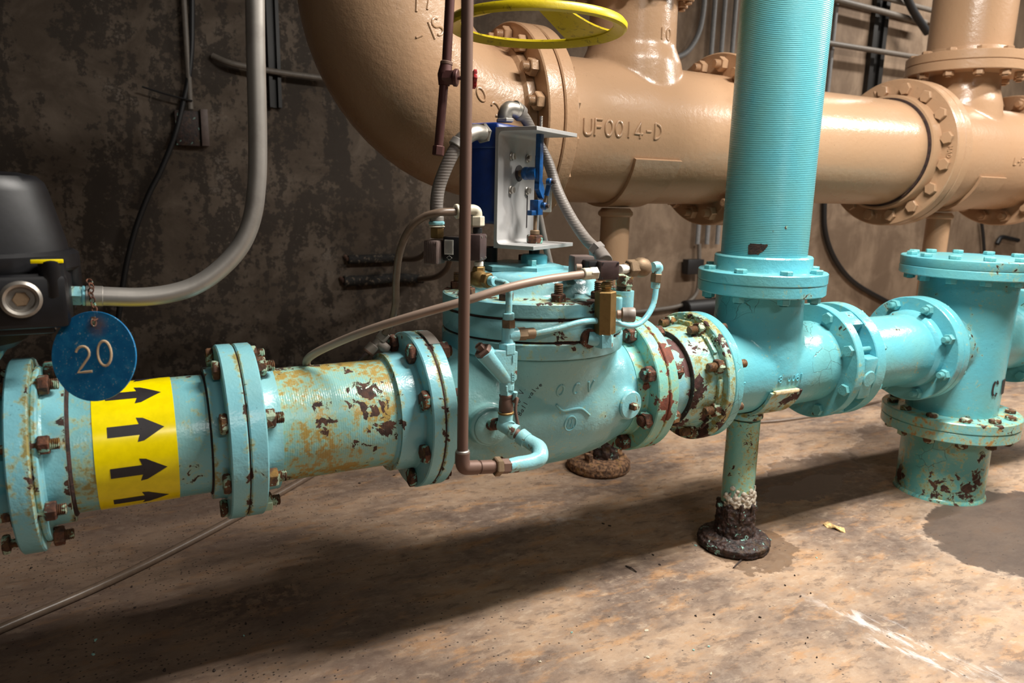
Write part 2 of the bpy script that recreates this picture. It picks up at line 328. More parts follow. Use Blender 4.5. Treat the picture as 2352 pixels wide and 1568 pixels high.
# ------------------------------------------------------------------ mesh building
def frame(ax):
    a = V(ax).normalized(); u = V((0, 0, 1)) if abs(a.z) < .9 else V((0, 1, 0))
    x = u.cross(a).normalized(); y = a.cross(x)
    return x, y, a
class MB:
    def __init__(s): s.v = []; s.f = []; s.mi = []
    def add(s, vs, fs):
        o = len(s.v); s.v += [V(a) for a in vs]; s.f += [tuple(i+o for i in f) for f in fs]
        return s
    def lathe(s, p0, ax, prof, seg=48, caps=True, ph=0., wob=0., sq=(1, 1)):
        """prof: (radius, distance along axis) in order"""
        x, y, a = frame(ax); p0 = V(p0); vs = []; fs = []
        for r, h in prof:
            for i in range(seg):
                t = 2*pi*i/seg+ph; rr = r*(1+wob*random.uniform(-1, 1))
                vs.append(p0+a*h+x*(cos(t)*rr*sq[0])+y*(sin(t)*rr*sq[1]))
        n = len(prof)
        for j in range(n-1):
            for i in range(seg):
                i2 = (i+1) % seg
                fs.append((j*seg+i, j*seg+i2, (j+1)*seg+i2, (j+1)*seg+i))
        if caps:
            fs.append(tuple(range(seg-1, -1, -1))); fs.append(tuple((n-1)*seg+i for i in range(seg)))
        return s.add(vs, fs)
    def cyl(s, a, b, r, seg=24, r2=None, bev=0.):
        a = V(a); b = V(b); L = (b-a).length; r2 = r if r2 is None else r2
        if bev: pr = [(r-bev, 0), (r, bev), (r2, L-bev), (r2-bev, L)]
        else: pr = [(r, 0), (r2, L)]
        return s.lathe(a, b-a, pr, seg)
    def hexa(s, a, b, r, ph=0., bev=.12):
        a = V(a); b = V(b); L = (b-a).length; c = min(L*.2, r*bev)
        return s.lathe(a, b-a, [(r*.90, 0), (r, c), (r, L-c), (r*.90, L)], 6, True, ph)
    def thread(s, a, b, r, n=6, seg=20):
        a = V(a); b = V(b); L = (b-a).length; pr = [(r*.86, 0)]
        for i in range(n):
            pr += [(r, (i+.3)*L/n), (r, (i+.55)*L/n), (r*.84, (i+.8)*L/n)]
        pr += [(r*.82, L)]
        return s.lathe(a, b-a, pr, seg)
    def sphere(s, c, r, seg=20, rings=12, sc=(1, 1, 1)):
        vs = []; fs = []; c = V(c)
        for j in range(rings+1):
            t = pi*j/rings
            for i in range(seg):
                u = 2*pi*i/seg
                vs.append(c+V((sin(t)*cos(u)*r*sc[0], sin(t)*sin(u)*r*sc[1], cos(t)*r*sc[2])))
        for j in range(rings):
            for i in range(seg): fs.append((j*seg+i, (j+1)*seg+i, (j+1)*seg+(i+1) % seg, j*seg+(i+1) % seg))
        return s.add(vs, fs)
    def box(s, c, size, ax=None, bev=0.):
        c = V(c); e = ax or (V((1, 0, 0)), V((0, 1, 0)), V((0, 0, 1)))
        if bev:
            bm = bmesh.new(); bmesh.ops.create_cube(bm, size=1)
            for v_ in bm.verts: v_.co = V((v_.co.x*size[0], v_.co.y*size[1], v_.co.z*size[2]))
            bmesh.ops.bevel(bm, geom=bm.edges[:], offset=bev, segments=2, profile=.5, affect='EDGES')
            bm.verts.index_update()
            vs = [c+e[0]*v_.co.x+e[1]*v_.co.y+e[2]*v_.co.z for v_ in bm.verts]
            fs = [tuple(v_.index for v_ in f.verts) for f in bm.faces]; bm.free()
            return s.add(vs, fs)
        vs = [c+e[0]*(size[0]*i/2)+e[1]*(size[1]*j/2)+e[2]*(size[2]*k_/2) for i in (-1, 1) for j in (-1, 1) for k_ in (-1, 1)]
        return s.add(vs, [(0, 1, 3, 2), (4, 6, 7, 5), (0, 4, 5, 1), (2, 3, 7, 6), (0, 2, 6, 4), (1, 5, 7, 3)])
    def prism(s, poly, o, ex, ey, ez, t):
        """polygon in the plane (ex, ey) at o, thickness t along ez"""
        n = len(poly); o = V(o); vs = []
        for k_ in (0, t):
            vs += [o+ex*a+ey*b+ez*k_ for a, b in poly]
        fs = [tuple(range(n-1, -1, -1)), tuple(range(n, 2*n))]+[(i, (i+1) % n, n+(i+1) % n, n+i) for i in range(n)]
        return s.add(vs, fs)
    def tube(s, pts, r, seg=16, sm=6, caps=True):
        P = [V(p) for p in pts]
        if sm and len(P) > 2:
            Q = []; R_ = []; rr = r if isinstance(r, (list, tuple)) else [r]*len(P)
            E = [P[0]*2-P[1]]+P+[P[-1]*2-P[-2]]
            for i in range(len(P)-1):
                a, b, c, d = E[i:i+4]
                for j in range(sm):
                    t = j/sm
                    Q.append(.5*((2*b)+(c-a)*t+(2*a-5*b+4*c-d)*t*t+(3*b-a-3*c+d)*t**3)); R_.append(rr[i]*(1-t)+rr[i+1]*t)
            Q.append(P[-1]); R_.append(rr[-1]); P = Q; rad = R_
        else: rad = list(r) if isinstance(r, (list, tuple)) else [r]*len(P)
        T = []
        for i in range(len(P)):
            T.append((P[min(i+1, len(P)-1)]-P[max(i-1, 0)]).normalized())
        x, y, _ = frame(T[0]); vs = []; fs = []
        for i, p in enumerate(P):
            if i:
                q = T[i-1].rotation_difference(T[i]); x = q @ x
            x = (x-T[i]*x.dot(T[i])).normalized(); yy = T[i].cross(x)
            for j in range(seg):
                t = 2*pi*j/seg; vs.append(p+(x*cos(t)+yy*sin(t))*rad[i])
        for i in range(len(P)-1):
            for j in range(seg): fs.append((i*seg+j, i*seg+(j+1) % seg, (i+1)*seg+(j+1) % seg, (i+1)*seg+j))
        if caps: fs.append(tuple(range(seg-1, -1, -1))); fs.append(tuple((len(P)-1)*seg+j for j in range(seg)))
        return s.add(vs, fs)
    def build(s, name, mat, parent=None, ang=35, label=None, remesh=0, smooth=0, bevel=0, disp=None):
        me = bpy.data.meshes.new(name); o = bpy.data.objects.new(name, me); C.objects.link(o)
        off = V((0, 0, 0))
        if parent is not None: o.parent = parent; off = world_loc(parent)
        else:
            xs = [a.x for a in s.v]; ys = [a.y for a in s.v]; zs = [a.z for a in s.v]
            off = V(((min(xs)+max(xs))/2, (min(ys)+max(ys))/2, min(zs))); o.location = off
        me.from_pydata([tuple(a-off) for a in s.v], [], s.f); me.materials.append(M[mat] if isinstance(mat, str) else mat)
        me.validate()
        bm = bmesh.new(); bm.from_mesh(me); bmesh.ops.recalc_face_normals(bm, faces=bm.faces); bm.to_mesh(me); bm.free()
        for p in me.polygons: p.use_smooth = True
        if not remesh: me.set_sharp_from_angle(angle=radians(ang))
        if bevel:
            b = o.modifiers.new('b', 'BEVEL'); b.width = bevel; b.segments = 2; b.limit_method = 'ANGLE'; b.angle_limit = radians(40)
        if remesh:
            r = o.modifiers.new('r', 'REMESH'); r.mode = 'VOXEL'; r.voxel_size = remesh; r.use_smooth_shade = True
            if smooth:
                q = o.modifiers.new('s', 'SMOOTH'); q.iterations = smooth; q.factor = .5
        if disp:
            key = 'clouds%.3f' % disp[1]; tx = bpy.data.textures.get(key) or bpy.data.textures.new(key, 'CLOUDS'); tx.noise_scale = disp[1]; tx.noise_depth = 4
            d = o.modifiers.new('d', 'DISPLACE'); d.texture = tx; d.strength = disp[0]; d.mid_level = .5; d.texture_coords = 'GLOBAL'
        if label: o['label'] = label
        return o
def world_loc(o):
    p = V(o.location)
    while o.parent: o = o.parent; p = p+o.location
    return p
def tag(o, label, cat, group=None):
    o['label'] = label; o['category'] = cat
    if group: o['group'] = group
    return o
def thing(name, loc, label, cat, group=None):
    o = bpy.data.objects.new(name, None); C.objects.link(o); o.location = V(loc); o.empty_display_size = .05
    return tag(o, label, cat, group)
def struct(o): o['kind'] = 'structure'; return o

# shared bolt pieces, made once, placed with a matrix
def tmesh(name, mb, mat, ang=30):
    me = bpy.data.meshes.new(name); me.from_pydata([tuple(a) for a in mb.v], [], mb.f); me.materials.append(M[mat])
    bm = bmesh.new(); bm.from_mesh(me); bmesh.ops.recalc_face_normals(bm, faces=bm.faces); bm.to_mesh(me); bm.free()
    for p in me.polygons: p.use_smooth = True
    me.set_sharp_from_angle(angle=radians(ang)); return me
_cache = {}
def bolt_meshes(r, t, kind, mh, mn, stub):
    """bolt along +Z: head below z=0, nut above z=t; kind 'head' or 'stud' (nut and thread at both ends)"""
    key = (round(r, 4), round(t, 4), kind, mh, mn, round(stub, 4))
    if key in _cache: return _cache[key]
    b = MB()
    hh = r*1.15
    if kind == 'head':
        b.hexa((0, 0, 0), (0, 0, -hh), r*1.75, 0)
    else:
        b.thread((0, 0, -r*1.7), (0, 0, -r*1.7-stub), r, 5); b.cyl((0, 0, 0), (0, 0, -r*1.7), r*.9, 12)
    b.cyl((0, 0, 0), (0, 0, t), r*.8, 12); b.cyl((0, 0, t), (0, 0, t+r*1.7), r*.9, 12)
    b.thread((0, 0, t+r*1.7), (0, 0, t+r*1.7+stub), r, 5)
    n = MB(); n.hexa((0, 0, t), (0, 0, t+r*1.7), r*1.75, .3)
    n2 = None
    if kind == 'stud': n2 = tmesh('nut', MB().hexa((0, 0, 0), (0, 0, -r*1.7), r*1.75, .1), mn)
    _cache[key] = (tmesh('bolt', b, mh), tmesh('nut', n, mn), n2)
    return _cache[key]
def bolts(parent, c, ax, rbc, n, ph, t, r, mh='rust_bolt', mn='rust_bolt', kind='head', stub=.012, skip=()):
    """ring of bolts through a flange pair: c = centre on the head-side face, ax = towards the nuts"""
    x, y, a = frame(ax); mb_, mn_, m2 = bolt_meshes(r, t, kind, mh, mn, stub); c = V(c)
    for i in range(n):
        if i in skip: continue
        th = radians(ph)+2*pi*i/n
        p = c+(x*cos(th)+y*sin(th))*rbc
        o = bpy.data.objects.new('bolt', mb_); C.objects.link(o); o.parent = parent
        q = a.to_track_quat('Z', 'Y').to_matrix().to_4x4() @ Matrix.Rotation(random.uniform(0, 1.04), 4, 'Z')
        q.translation = p-world_loc(parent); o.matrix_local = q
        for me in (mn_, m2):
            if me:
                nn = bpy.data.objects.new('nut', me); C.objects.link(nn); nn.parent = o
def flange(parent, c, ax, R, t, rb, mat, name='flange', hub=0., hubr=0., label=None, seg=96):
    """plate from c along ax, thickness t; hub stands on the side c"""
    b = MB(); e = .0025
    pr = [(rb, -hub)] if hub else [(rb, 0)]
    if hub: pr += [(hubr, -hub), (hubr*1.01, -.004), (hubr*1.03, 0)]
    pr += [(R-e, 0), (R, e), (R, t-e), (R-e, t), (rb, t)]
    b.lathe(c, ax, pr, seg)
    return b.build(name, mat, parent, 30, label)
def pipe(parent, a, b_, r, mat, name='pipe', seg=72, label=None):
    return MB().cyl(a, b_, r, seg).build(name, mat, parent, 40, label)

# stroke lettering (cast letters, pen marks): polylines in a 1 x 1.5 cell
def arc(cx, cy, rx, ry, a0, a1, n=10): return [(cx+rx*cos(radians(a0+(a1-a0)*i/n)), cy+ry*sin(radians(a0+(a1-a0)*i/n))) for i in range(n+1)]
O_ = arc(.5, .75, .42, .72, 90, 450, 20)
GL = {'O': [O_], '0': [O_], 'C': [arc(.5, .75, .42, .72, 50, 310, 14)], 'V': [[(0, 1.5), (.5, 0), (1, 1.5)]],
 'U': [[(.05, 1.5), (.05, .5)]+arc(.5, .45, .45, .45, 180, 360, 10)+[(.95, 1.5)]], 'F': [[(.9, 1.5), (.1, 1.5), (.1, 0)], [(.1, .8), (.75, .8)]],
 '1': [[(.5, 0), (.5, 1.5)]], '4': [[(.7, 0), (.7, 1.5), (.0, .4), (1., .4)]], '-': [[(.2, .7), (.8, .7)]], '/': [[(.1, 0), (.9, 1.5)]],
 'D': [[(.1, 0), (.1, 1.5)]+arc(.1, .75, .8, .75, 90, -90, 10)+[(.1, 0)]], '2': [arc(.5, 1.08, .42, .42, 165, -35, 10)+[(.1, 0), (1, 0)]],
 '9': [arc(.5, 1.05, .4, .42, 0, 360, 14)+[(.85, .6), (.6, 0)]], '7': [[(0, 1.5), (.9, 1.5), (.35, 0)]], '8': [arc(.5, 1.1, .34, .38, 270, 630, 12)+arc(.5, .37, .42, .38, 90, 450, 12)],
 '6': [arc(.5, .42, .4, .42, 0, 360, 14), [(.12, .5), (.3, 1.2), (.7, 1.5)]], 'S': [arc(.5, 1.1, .38, .38, 40, 270, 8)+arc(.5, .37, .4, .36, 90, -140, 8)],
 'M': [[(0, 0), (.1, 1.5), (.5, .4), (.9, 1.5), (1, 0)]], 'N': [[(.05, 0), (.05, 1.5), (.95, 0), (.95, 1.5)]], 'A': [[(0, 0), (.5, 1.5), (1, 0)], [(.2, .5), (.8, .5)]],
 'I': [[(.5, 0), (.5, 1.5)]], '5': [[(.85, 1.5), (.15, 1.5), (.12, .85)]+arc(.45, .45, .45, .45, 110, -140, 10)], 'E': [[(.9, 1.5), (.1, 1.5), (.1, 0), (.9, 0)], [(.1, .8), (.7, .8)]],
 'd': [arc(.4, .4, .36, .38, 0, 360, 12), [(.78, 1.5), (.78, 0)]], 'l': [[(.5, 0), (.5, 1.5)]], 'e': [[(.1, .45), (.85, .45)]+arc(.48, .42, .38, .4, 0, 310, 12)],
 'a': [arc(.4, .4, .36, .38, 0, 360, 12), [(.78, .8), (.78, 0)]], 'v': [[(.1, .8), (.45, 0), (.8, .8)]], 'u': [[(.1, .8), (.1, .3), (.4, 0), (.75, .3), (.75, .8), (.75, 0)]],
 'B': [[(.1, 0), (.1, 1.5)]+arc(.1, 1.1, .7, .38, 90, -90, 8)+arc(.1, .37, .8, .37, 90, -90, 8)], '.': [[(.4, 0), (.5, .08)]], 'T': [[(0, 1.5), (1, 1.5)], [(.5, 1.5), (.5, 0)]],
 'P': [[(.1, 0), (.1, 1.5)]+arc(.1, 1.1, .75, .4, 90, -90, 8)], 'R': [[(.1, 0), (.1, 1.5)]+arc(.1, 1.1, .75, .4, 90, -90, 8)+[(.9, 0)]], 'L': [[(.1, 1.5), (.1, 0), (.9, 0)]]}
def strokes(text, h, fn, r, adv=1.35, seg=8, mb=None):
    """text of cap height h; fn(u, v) -> point on the surface; strokes are half-sunk round beads"""
    mb = mb or MB(); s_ = h/1.5; x = 0
    for ch in text:
        if ch in GL:
            for pl in GL[ch]:
                P = []
                for a, b in zip(pl, pl[1:]):
                    n = max(1, int(math.hypot(b[0]-a[0], b[1]-a[1])/.35))
                    for i in range(n): P.append((a[0]+(b[0]-a[0])*i/n, a[1]+(b[1]-a[1])*i/n))
                P.append(pl[-1])
                mb.tube([fn((x+a)*s_, b*s_) for a, b in P], r, seg, 0)
        x += adv
    return mb
def on_cyl_x(x0, Yc, Zc, R, th0, sgn=1):
    """surface map on a cylinder along X seen from -Y; u along X, v upwards round the pipe; th0 = elevation of the baseline"""
    def fn(u, v):
        t = th0+v/R; return V((x0+u*sgn, Yc-R*cos(t), Zc+R*sin(t)))
    return fn
def on_cyl_z(Xc, Yc, z0, R, a0):
    def fn(u, v):
        t = a0+u/R; return V((Xc+R*cos(t), Yc+R*sin(t), z0+v))
    return fn

# ------------------------------------------------------------------ room shell
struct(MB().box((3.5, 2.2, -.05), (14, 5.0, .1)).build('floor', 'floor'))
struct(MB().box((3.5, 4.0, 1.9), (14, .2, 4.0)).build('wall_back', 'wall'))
X_, Y_, Z_ = V((1, 0, 0)), V((0, 1, 0)), V((0, 0, 1))
BC = .1490                                    # bolt circle of the 8 inch flanges
RF = .1715; RP = .115
def A(x): return V((x, YT, ZT))

# ------------------------------------------------------------------ left valve with its black electric actuator
t = thing('ball_valve', A(-.40), 'pale teal valve body under the black actuator, cut by the left edge', 'valve')
flange(t, A(-.195), X_, RF, .034, .10, 'teal_flange', seg=96)
b = MB(); b.lathe(A(-.62), X_, [(.11, 0), (.115, .1), (.15, .18), (.15, .26), (.12, .34), (.105, .43)], 48)
b.cyl(A(-.36), A(-.36)+Z_*.19, .06, 32, .05); b.build('body', 'teal_clean', t, remesh=.006, smooth=6)
b = MB(); b.box(A(-.33)+V((0, 0, .190)), (.26, .19, .018), bev=.004); b.build('top_flange', 'teal_clean', t)
bolts(t, A(-.215), X_, BC, 8, 22.5, .064, .0098, 'rust_bolt_mix', 'rust_bolt', 'head', .014)
for dx, dy in ((-.21, 1.39), (-.36, 1.39)):
    b = MB(); b.thread((dx, dy, ZT+.18), (dx, dy, ZT+.15), .008, 4); b.build('bolt', 'teal_bolt', t)
ax_, ay_ = -.262, 1.47
t = thing('valve_actuator', (ax_, ay_, ZT+.20), 'black electric valve actuator with domed cover and yellow marks at the left edge', 'actuator')
b = MB(); b.lathe((ax_, ay_, .905), Z_, [(.174, 0), (.171, .02), (.152, .100), (.147, .114), (.137, .124), (.11, .130), (.05, .132)], 64, sq=(1, .62)); b.build('cover', 'black_plastic', t)
b = MB(); b.lathe((ax_, ay_, .875), Z_, [(.182, 0), (.188, .006), (.188, .028), (.180, .034)], 64, sq=(1, .66)); b.build('cover_rim', 'black_plastic', t)
b = MB(); b.box((ax_, ay_-.005, .835), (.345, .235, .085), bev=.008)
b.box((ax_, ay_-.005, .795), (.30, .19, .03), bev=.006); b.build('housing', 'black_plastic', t)
b = MB(); b.lathe((ax_, ay_, .748), Z_, [(.085, 0), (.10, .012), (.10, .05)], 40); b.build('base', 'black_plastic', t)
p1 = pt(136, 600, Y=1.40)
for (u, v, w_, dy) in ((108, 600, .044, 1.352), (152, 578, .020, 1.50)):
    q = pt(u, v, Y=dy); MB().box(q, (w_, .006, .0062), bev=.001).build('yellow_mark', 'yellow', t, label='short yellow painted mark')
for (u, v, dy) in ((122, 640, 1.365), (158, 622, 1.50)):
    q = pt(u, v, Y=dy); MB().lathe(q-Z_*.03, Z_, [(.017, 0), (.019, .004), (.019, .058), (.014, .062)], 20).build('cover_lug', 'black_plastic', t)
q = pt(48, 686, Y=1.345); b = MB(); b.lathe(q, -Y_+X_*.12, [(.024, 0), (.0285, .004), (.0285, .010), (.024, .013), (.020, .011), (.018, .004), (.0, .003)], 36, False)
b.build('sight_glass_ring', 'steel', t, label='round steel plug with hexagon recess')
MB().hexa(q, q+(-Y_+X_*.12)*.007, .012).build('hex_recess', 'brass_dull', t)
for (u, v, dy) in ((118, 720, 1.40), (95, 742, 1.38)):
    q = pt(u, v, Y=dy); b = MB(); b.thread(q-X_*.03, q+X_*.012, .0075, 8); b.hexa(q+X_*.012, q+X_*.022, .012); b.build('adjusting_screw', 'rust_black' if v < 730 else 'steel', t)
MB().box(pt(20, 648, Y=1.352), (.055, .002, .014)).build('label_plate', 'steel', t)

# ------------------------------------------------------------------ spool pieces of the teal line
def spool(name, x0, x1, mat, label, lf=None, rf=None):
    t = thing(name, A(x0), label, 'pipe')
    pipe(t, A(x0), A(x1), RP, mat)
    return t
t = spool('pipe_spool', -.16, .165, 'teal_left', 'short teal pipe with the yellow arrow band, left of the double flange')
flange(t, A(-.151), -X_, RF-.016, .010, RP, 'teal_flange', hub=.036, hubr=.129)
flange(t, A(.1362), X_, RF, .031, RP, 'teal_flange', hub=.024, hubr=.128)
MB().lathe(A(.113), X_, [(RP, -.004), (.121, 0), (.1205, .004)], 64, False).build('weld_seam', 'gap', t)
MB().lathe(A(-.113), X_, [(RP, .004), (.120, 0), (.121, -.004)], 64, False).build('weld_seam', 'gap', t)
bolts(t, A(.1362), X_, BC, 8, 22.5, .064, .0110, 'rust_bolt_mix', 'rust_bolt_mix', 'head', .016)
MB().lathe(A(.1672), X_, [(RF-.004, 0), (RF-.004, .003)], 96).build('gasket', 'gap', t)
# yellow band with arrows
xa, xb = pt(212, 1010, Y=1.366).x, pt(407, 1010, Y=1.366).x
MB().lathe(A(xa), X_, [(RP, -.0001), (RP+.0009, 0), (RP+.0009, xb-xa), (RP, xb-xa+.0001)], 128, False).build('arrow_band', 'yellow', t, label='bright yellow pipe marker band with black arrows')
band = bpy.data.objects['arrow_band']
def arrow_mesh(x0, th):
    L = (xb-xa); R = RP+.0013; hw = .0095; pts = []
    sh = [(0, -hw), (.60, -hw), (.57, -.0215), (1., 0), (.57, .0215), (.60, hw), (0, hw)]
    b = MB(); n = 9; mid = []
    # rows of quads from the shaft to the tip, curved with the pipe
    cols = [(0, hw)]+[(.1*i, hw) for i in range(1, 6)]+[(.585, hw), (.59, .0225*.97)]+[(.59+.041*i, .0225*(1-i/10)) for i in range(1, 10)]+[(1., .0002)]
    vs = []; fs = []
    for c, w_ in cols:
        for j in range(-4, 5):
            xx = x0+c*.70*L*.98; 
            if c == .59: xx -= .014*abs(j)/4*.5
            a = th+j/4*w_/R; vs.append((xx, YT-R*cos(a), ZT+R*sin(a)))
    for i in range(len(cols)-1):
        for j in range(8): fs.append((i*9+j, i*9+j+1, (i+1)*9+j+1, (i+1)*9+j))
    b.add(vs, fs); return b
for i in range(10):
    arrow_mesh(xa+(xb-xa)*.17, radians(28+36*i)).build('arrow', 'black_ink', band)

t = spool('pipe_spool', .170, .548, 'teal_spool', 'ribbed teal pipe with brown flaking rust patches, left of the control valve')
flange(t, A(.2011), -X_, RF, .0313, RP, 'teal_flange', hub=.034, hubr=.127)
flange(t, A(.5196), X_, RF, .0265, RP, 'teal_flange', hub=.050, hubr=.128)
MB().lathe(A(.470), X_, [(RP, -.006), (.119, -.003), (.1225, .002)], 72, False).build('weld_seam', 'teal_flange', t)
bolts(t, A(.5196), X_, BC, 8, 22.5, .0555, .0120, 'rust_bolt', 'rust_bolt', 'head', .008)
MB().lathe(A(.5455), X_, [(RF-.0025, 0), (RF-.0025, .0045)], 96).build('gasket', 'gap', t)

# ------------------------------------------------------------------ control valve
VX = .836
cv = thing('control_valve', (VX, YT, .36), 'large bulbous teal control valve with round bolted bonnet and cast letters O C V', 'valve')
b = MB()
b.lathe(A(.560), X_, [(.112, 0), (.122, .02), (.136, .06), (.156, .12), (.168, .19), (.171, .27), (.168, .35), (.156, .42), (.136, .48), (.120, .52), (.112, .545)], 64)
b.lathe((VX, YT, .52), Z_, [(.160, 0), (.172, .05), (.192, .11), (.203, .150), (.203, .160)], 64)
b.cyl((.658, 1.40, .537), (.650, 1.318, .537), .048, 32, .044)
q = pt(1452, 932, Y=1.318); b.cyl(q+Y_*.10-X_*.02, q+Y_*.012, .046, 32, .037)
vbody = b.build('body', 'teal_valve', cv, remesh=.0042, smooth=9)
from mathutils.bvhtree import BVHTree
dg = bpy.context.evaluated_depsgraph_get(); ev = vbody.evaluated_get(dg); em = ev.to_mesh()
off_ = world_loc(vbody); bvh = BVHTree.FromPolygons([v_.co+off_ for v_ in em.vertices], [tuple(f.vertices) for f in em.polygons]); ev.to_mesh_clear()
q0 = V((.650, 1.317, .537)); MB().lathe(q0, V((-.1, -1, 0)), [(.036, -.01), (.036, .004), (.033, .006), (.018, .007)], 36).build('port_boss', 'teal_valve', cv)
MB().lathe(q+Y_*.012, V((.15, -1, 0)), [(.0335, -.01), (.0345, .006), (.031, .009), (.0, .010)], 36, False).build('port_plug', 'teal_valve', cv)
e_ = (V((1, .2, .15)).normalized(), V((.15, -1, 0)).normalized(), V((0, 0, 1)))
MB().box(q-Y_*.004, (.014, .022, .014), e_, .002).build('plug_square', 'rust_bolt_mix', cv, label='rusty square head of the side plug')
flange(cv, A(.5500), X_, RF, .0251, .10, 'teal_flange'); 
flange(cv, A(1.0895), X_, RF, .032, .10, 'teal_outlet', hub=.03, hubr=.13)
MB().lathe((VX, YT, .676), Z_, [(.205, 0), (.2115, .002), (.2125, .006), (.2125, .033), (.210, .036), (.10, .036)], 128, False).build('body_ring', 'teal_bonnet', cv)
MB().lathe((VX, YT, .712), Z_, [(.2075, 0), (.2075, .005)], 96).build('gasket', 'gap', cv)
MB().lathe((VX, YT, .7165), Z_, [(.2090, 0), (.2110, .003), (.2110, .040), (.209, .043), (.10, .043)], 128, False).build('diaphragm_ring', 'teal_bonnet', cv)
MB().lathe((VX, YT, .7595), Z_, [(.2065, 0), (.2065, .006)], 96).build('gasket', 'gap', cv)
b = MB(); b.lathe((VX, YT, .7650), Z_, [(.208, 0), (.2115, .003), (.2115, .029), (.208, .032), (.170, .033), (.158, .036), (.150, .044), (.146, .060), (.140, .072), (.128, .081), (.10, .086), (.0, .088)], 128, False)
b.build('bonnet', 'teal_bonnet', cv)
MB().hexa((VX-.03, YT+.01, .846), (VX-.03, YT+.01, .862), .10, .4, .03).build('cover_plate', 'teal_valve', cv)
MB().lathe((VX, YT, .858), Z_, [(.030, 0), (.031, .004), (.031, .020), (.027, .024), (.012, .026)], 36).build('stem_guide', 'teal_clean', cv)
MB().lathe((VX, YT, .880), Z_, [(.0125, 0), (.0125, .024)], 24).build('stem_collar', 'black_rubber', cv)
MB().lathe((VX, YT, .876), Z_, [(.0150, 0), (.0150, .007)], 24).build('stem_tape', 'white_tape', cv)
for dx, dy, r_, m_ in ((-.085, .055, .011, 'black_plastic'),):
    MB().lathe((VX+dx, YT+dy, .855), Z_, [(.017, 0), (.0155, .006), (.0155, .040), (.012, .042), (.010, .036)], 28).build('vent_cap', m_, cv)
for dx, dy, m_ in ((-.040, -.062, 'teal_bolt'), (.045, .035, 'rust_bolt'), (.010, .075, 'rust_bolt')):
    q = V((VX+dx, YT+dy, .861)); MB().hexa(q, q+Z_*.014, .011).build('bolt', m_, cv)
bolts(cv, (VX, YT, .797), -Z_, .178, 10, -6-36*4, .085, .0098, 'thread', 'rust_bolt', 'stud', .022)
q = V((.996, 1.345, .800))
b = MB(); b.cyl(q-Z_*.03, q+Z_*.008, .024, 24); b.build('corner_lug', 'teal_bonnet', cv)
b = MB(); b.thread(q+Z_*.006, q+Z_*.018, .018, 4); b.hexa(q+Z_*.018, q+Z_*.044, .021); b.build('corner_nut', 'rust_bolt_mix', cv, label='large weathered corner nut')
# tag plate riveted on the inlet flange
b = MB(); n = 10
vs = []; fs = []
for i in range(n+1):
    a = radians(66+26*i/n)
    for xx in (.550, .573):
        for rr in (RF, RF+.0018): vs.append((xx, YT-rr*cos(a), ZT+rr*sin(a)))
for i in range(n):
    o = i*4
    fs += [(o+1, o+3, o+7, o+5), (o, o+1, o+5, o+4), (o+2, o+6, o+7, o+3), (o, o+4, o+6, o+2)]
b.add(vs, fs+[(0, 2, 3, 1), (n*4, n*4+1, n*4+3, n*4+2)]); b.build('name_plate', 'galv', cv, label='small dull metal plate on the inlet flange rim')
# cast lettering and logo on the body
def body_pt(u, v, Y0=1.318): return pt(u, v, Y=Y0)
def body_map(u0, v0, yaw=0.):
    """letters lie on the belly of the valve: follow the body surface (radius by X) at a height"""
    c = pt(u0, v0, Y=1.32)
    def fn(a, b_):
        hit = bvh.ray_cast(V((c.x+a, .5, c.z+b_)), V((0, 1, 0)))
        return hit[0] if hit[0] is not None else V((c.x+a, 1.33, c.z+b_))
    return fn
b = MB(); f_ = body_map(1268, 905)
for i, ch in enumerate('OCV'): strokes(ch, .026, (lambda a, b2, i=i: f_(a+i*.040, b2)), .0028, mb=b)
b.build('cast_letters', 'teal_valve', cv)
f_ = body_map(1312, 943); b = MB()
b.tube([f_(-.045, .022), f_(-.028, .006), f_(.0, .006), f_(.022, .004), f_(.045, -.014)], .0032, 8, 5)
b.build('cast_flow_line', 'teal_valve', cv)
f_ = body_map(1306, 970); b = MB()
b.tube([f_(.015*cos(a*pi/12), .017*sin(a*pi/12)) for a in range(25)], .0022, 8, 0)
for dx in (-.004, .004): b.tube([f_(dx, -.010), f_(dx, .010)], .0018, 6, 0)
b.tube([f_(-.009, -.010), f_(-.005, .007), f_(0, -.008), f_(.005, .007), f_(.009, -.010)], .0018, 6, 0)
b.build('cast_emblem', 'teal_valve', cv)
# handwriting in black marker
def writing(txt, u0, v0, u1, v1, h):
    a = body_map(u0, v0)(0, 0); c1 = body_map(u1, v1)(0, 0); d = V((c1.x-a.x, 0, c1.z-a.z)); L = d.length; d.normalize()
    f2 = body_map(u0, v0)
    return strokes(txt, h, lambda p_, q_: f2(d.x*p_-d.z*q_, d.z*p_+d.x*q_)-Y_*.0004, .0006, L/len(txt)/(h/1.5), 5)
writing('Needle V.', 1172, 972, 1212, 890, .011).build('marker_writing', 'black_ink', cv)
writing('-Ball valve', 1190, 962, 1240, 878, .010).build('marker_writing', 'black_ink', cv)

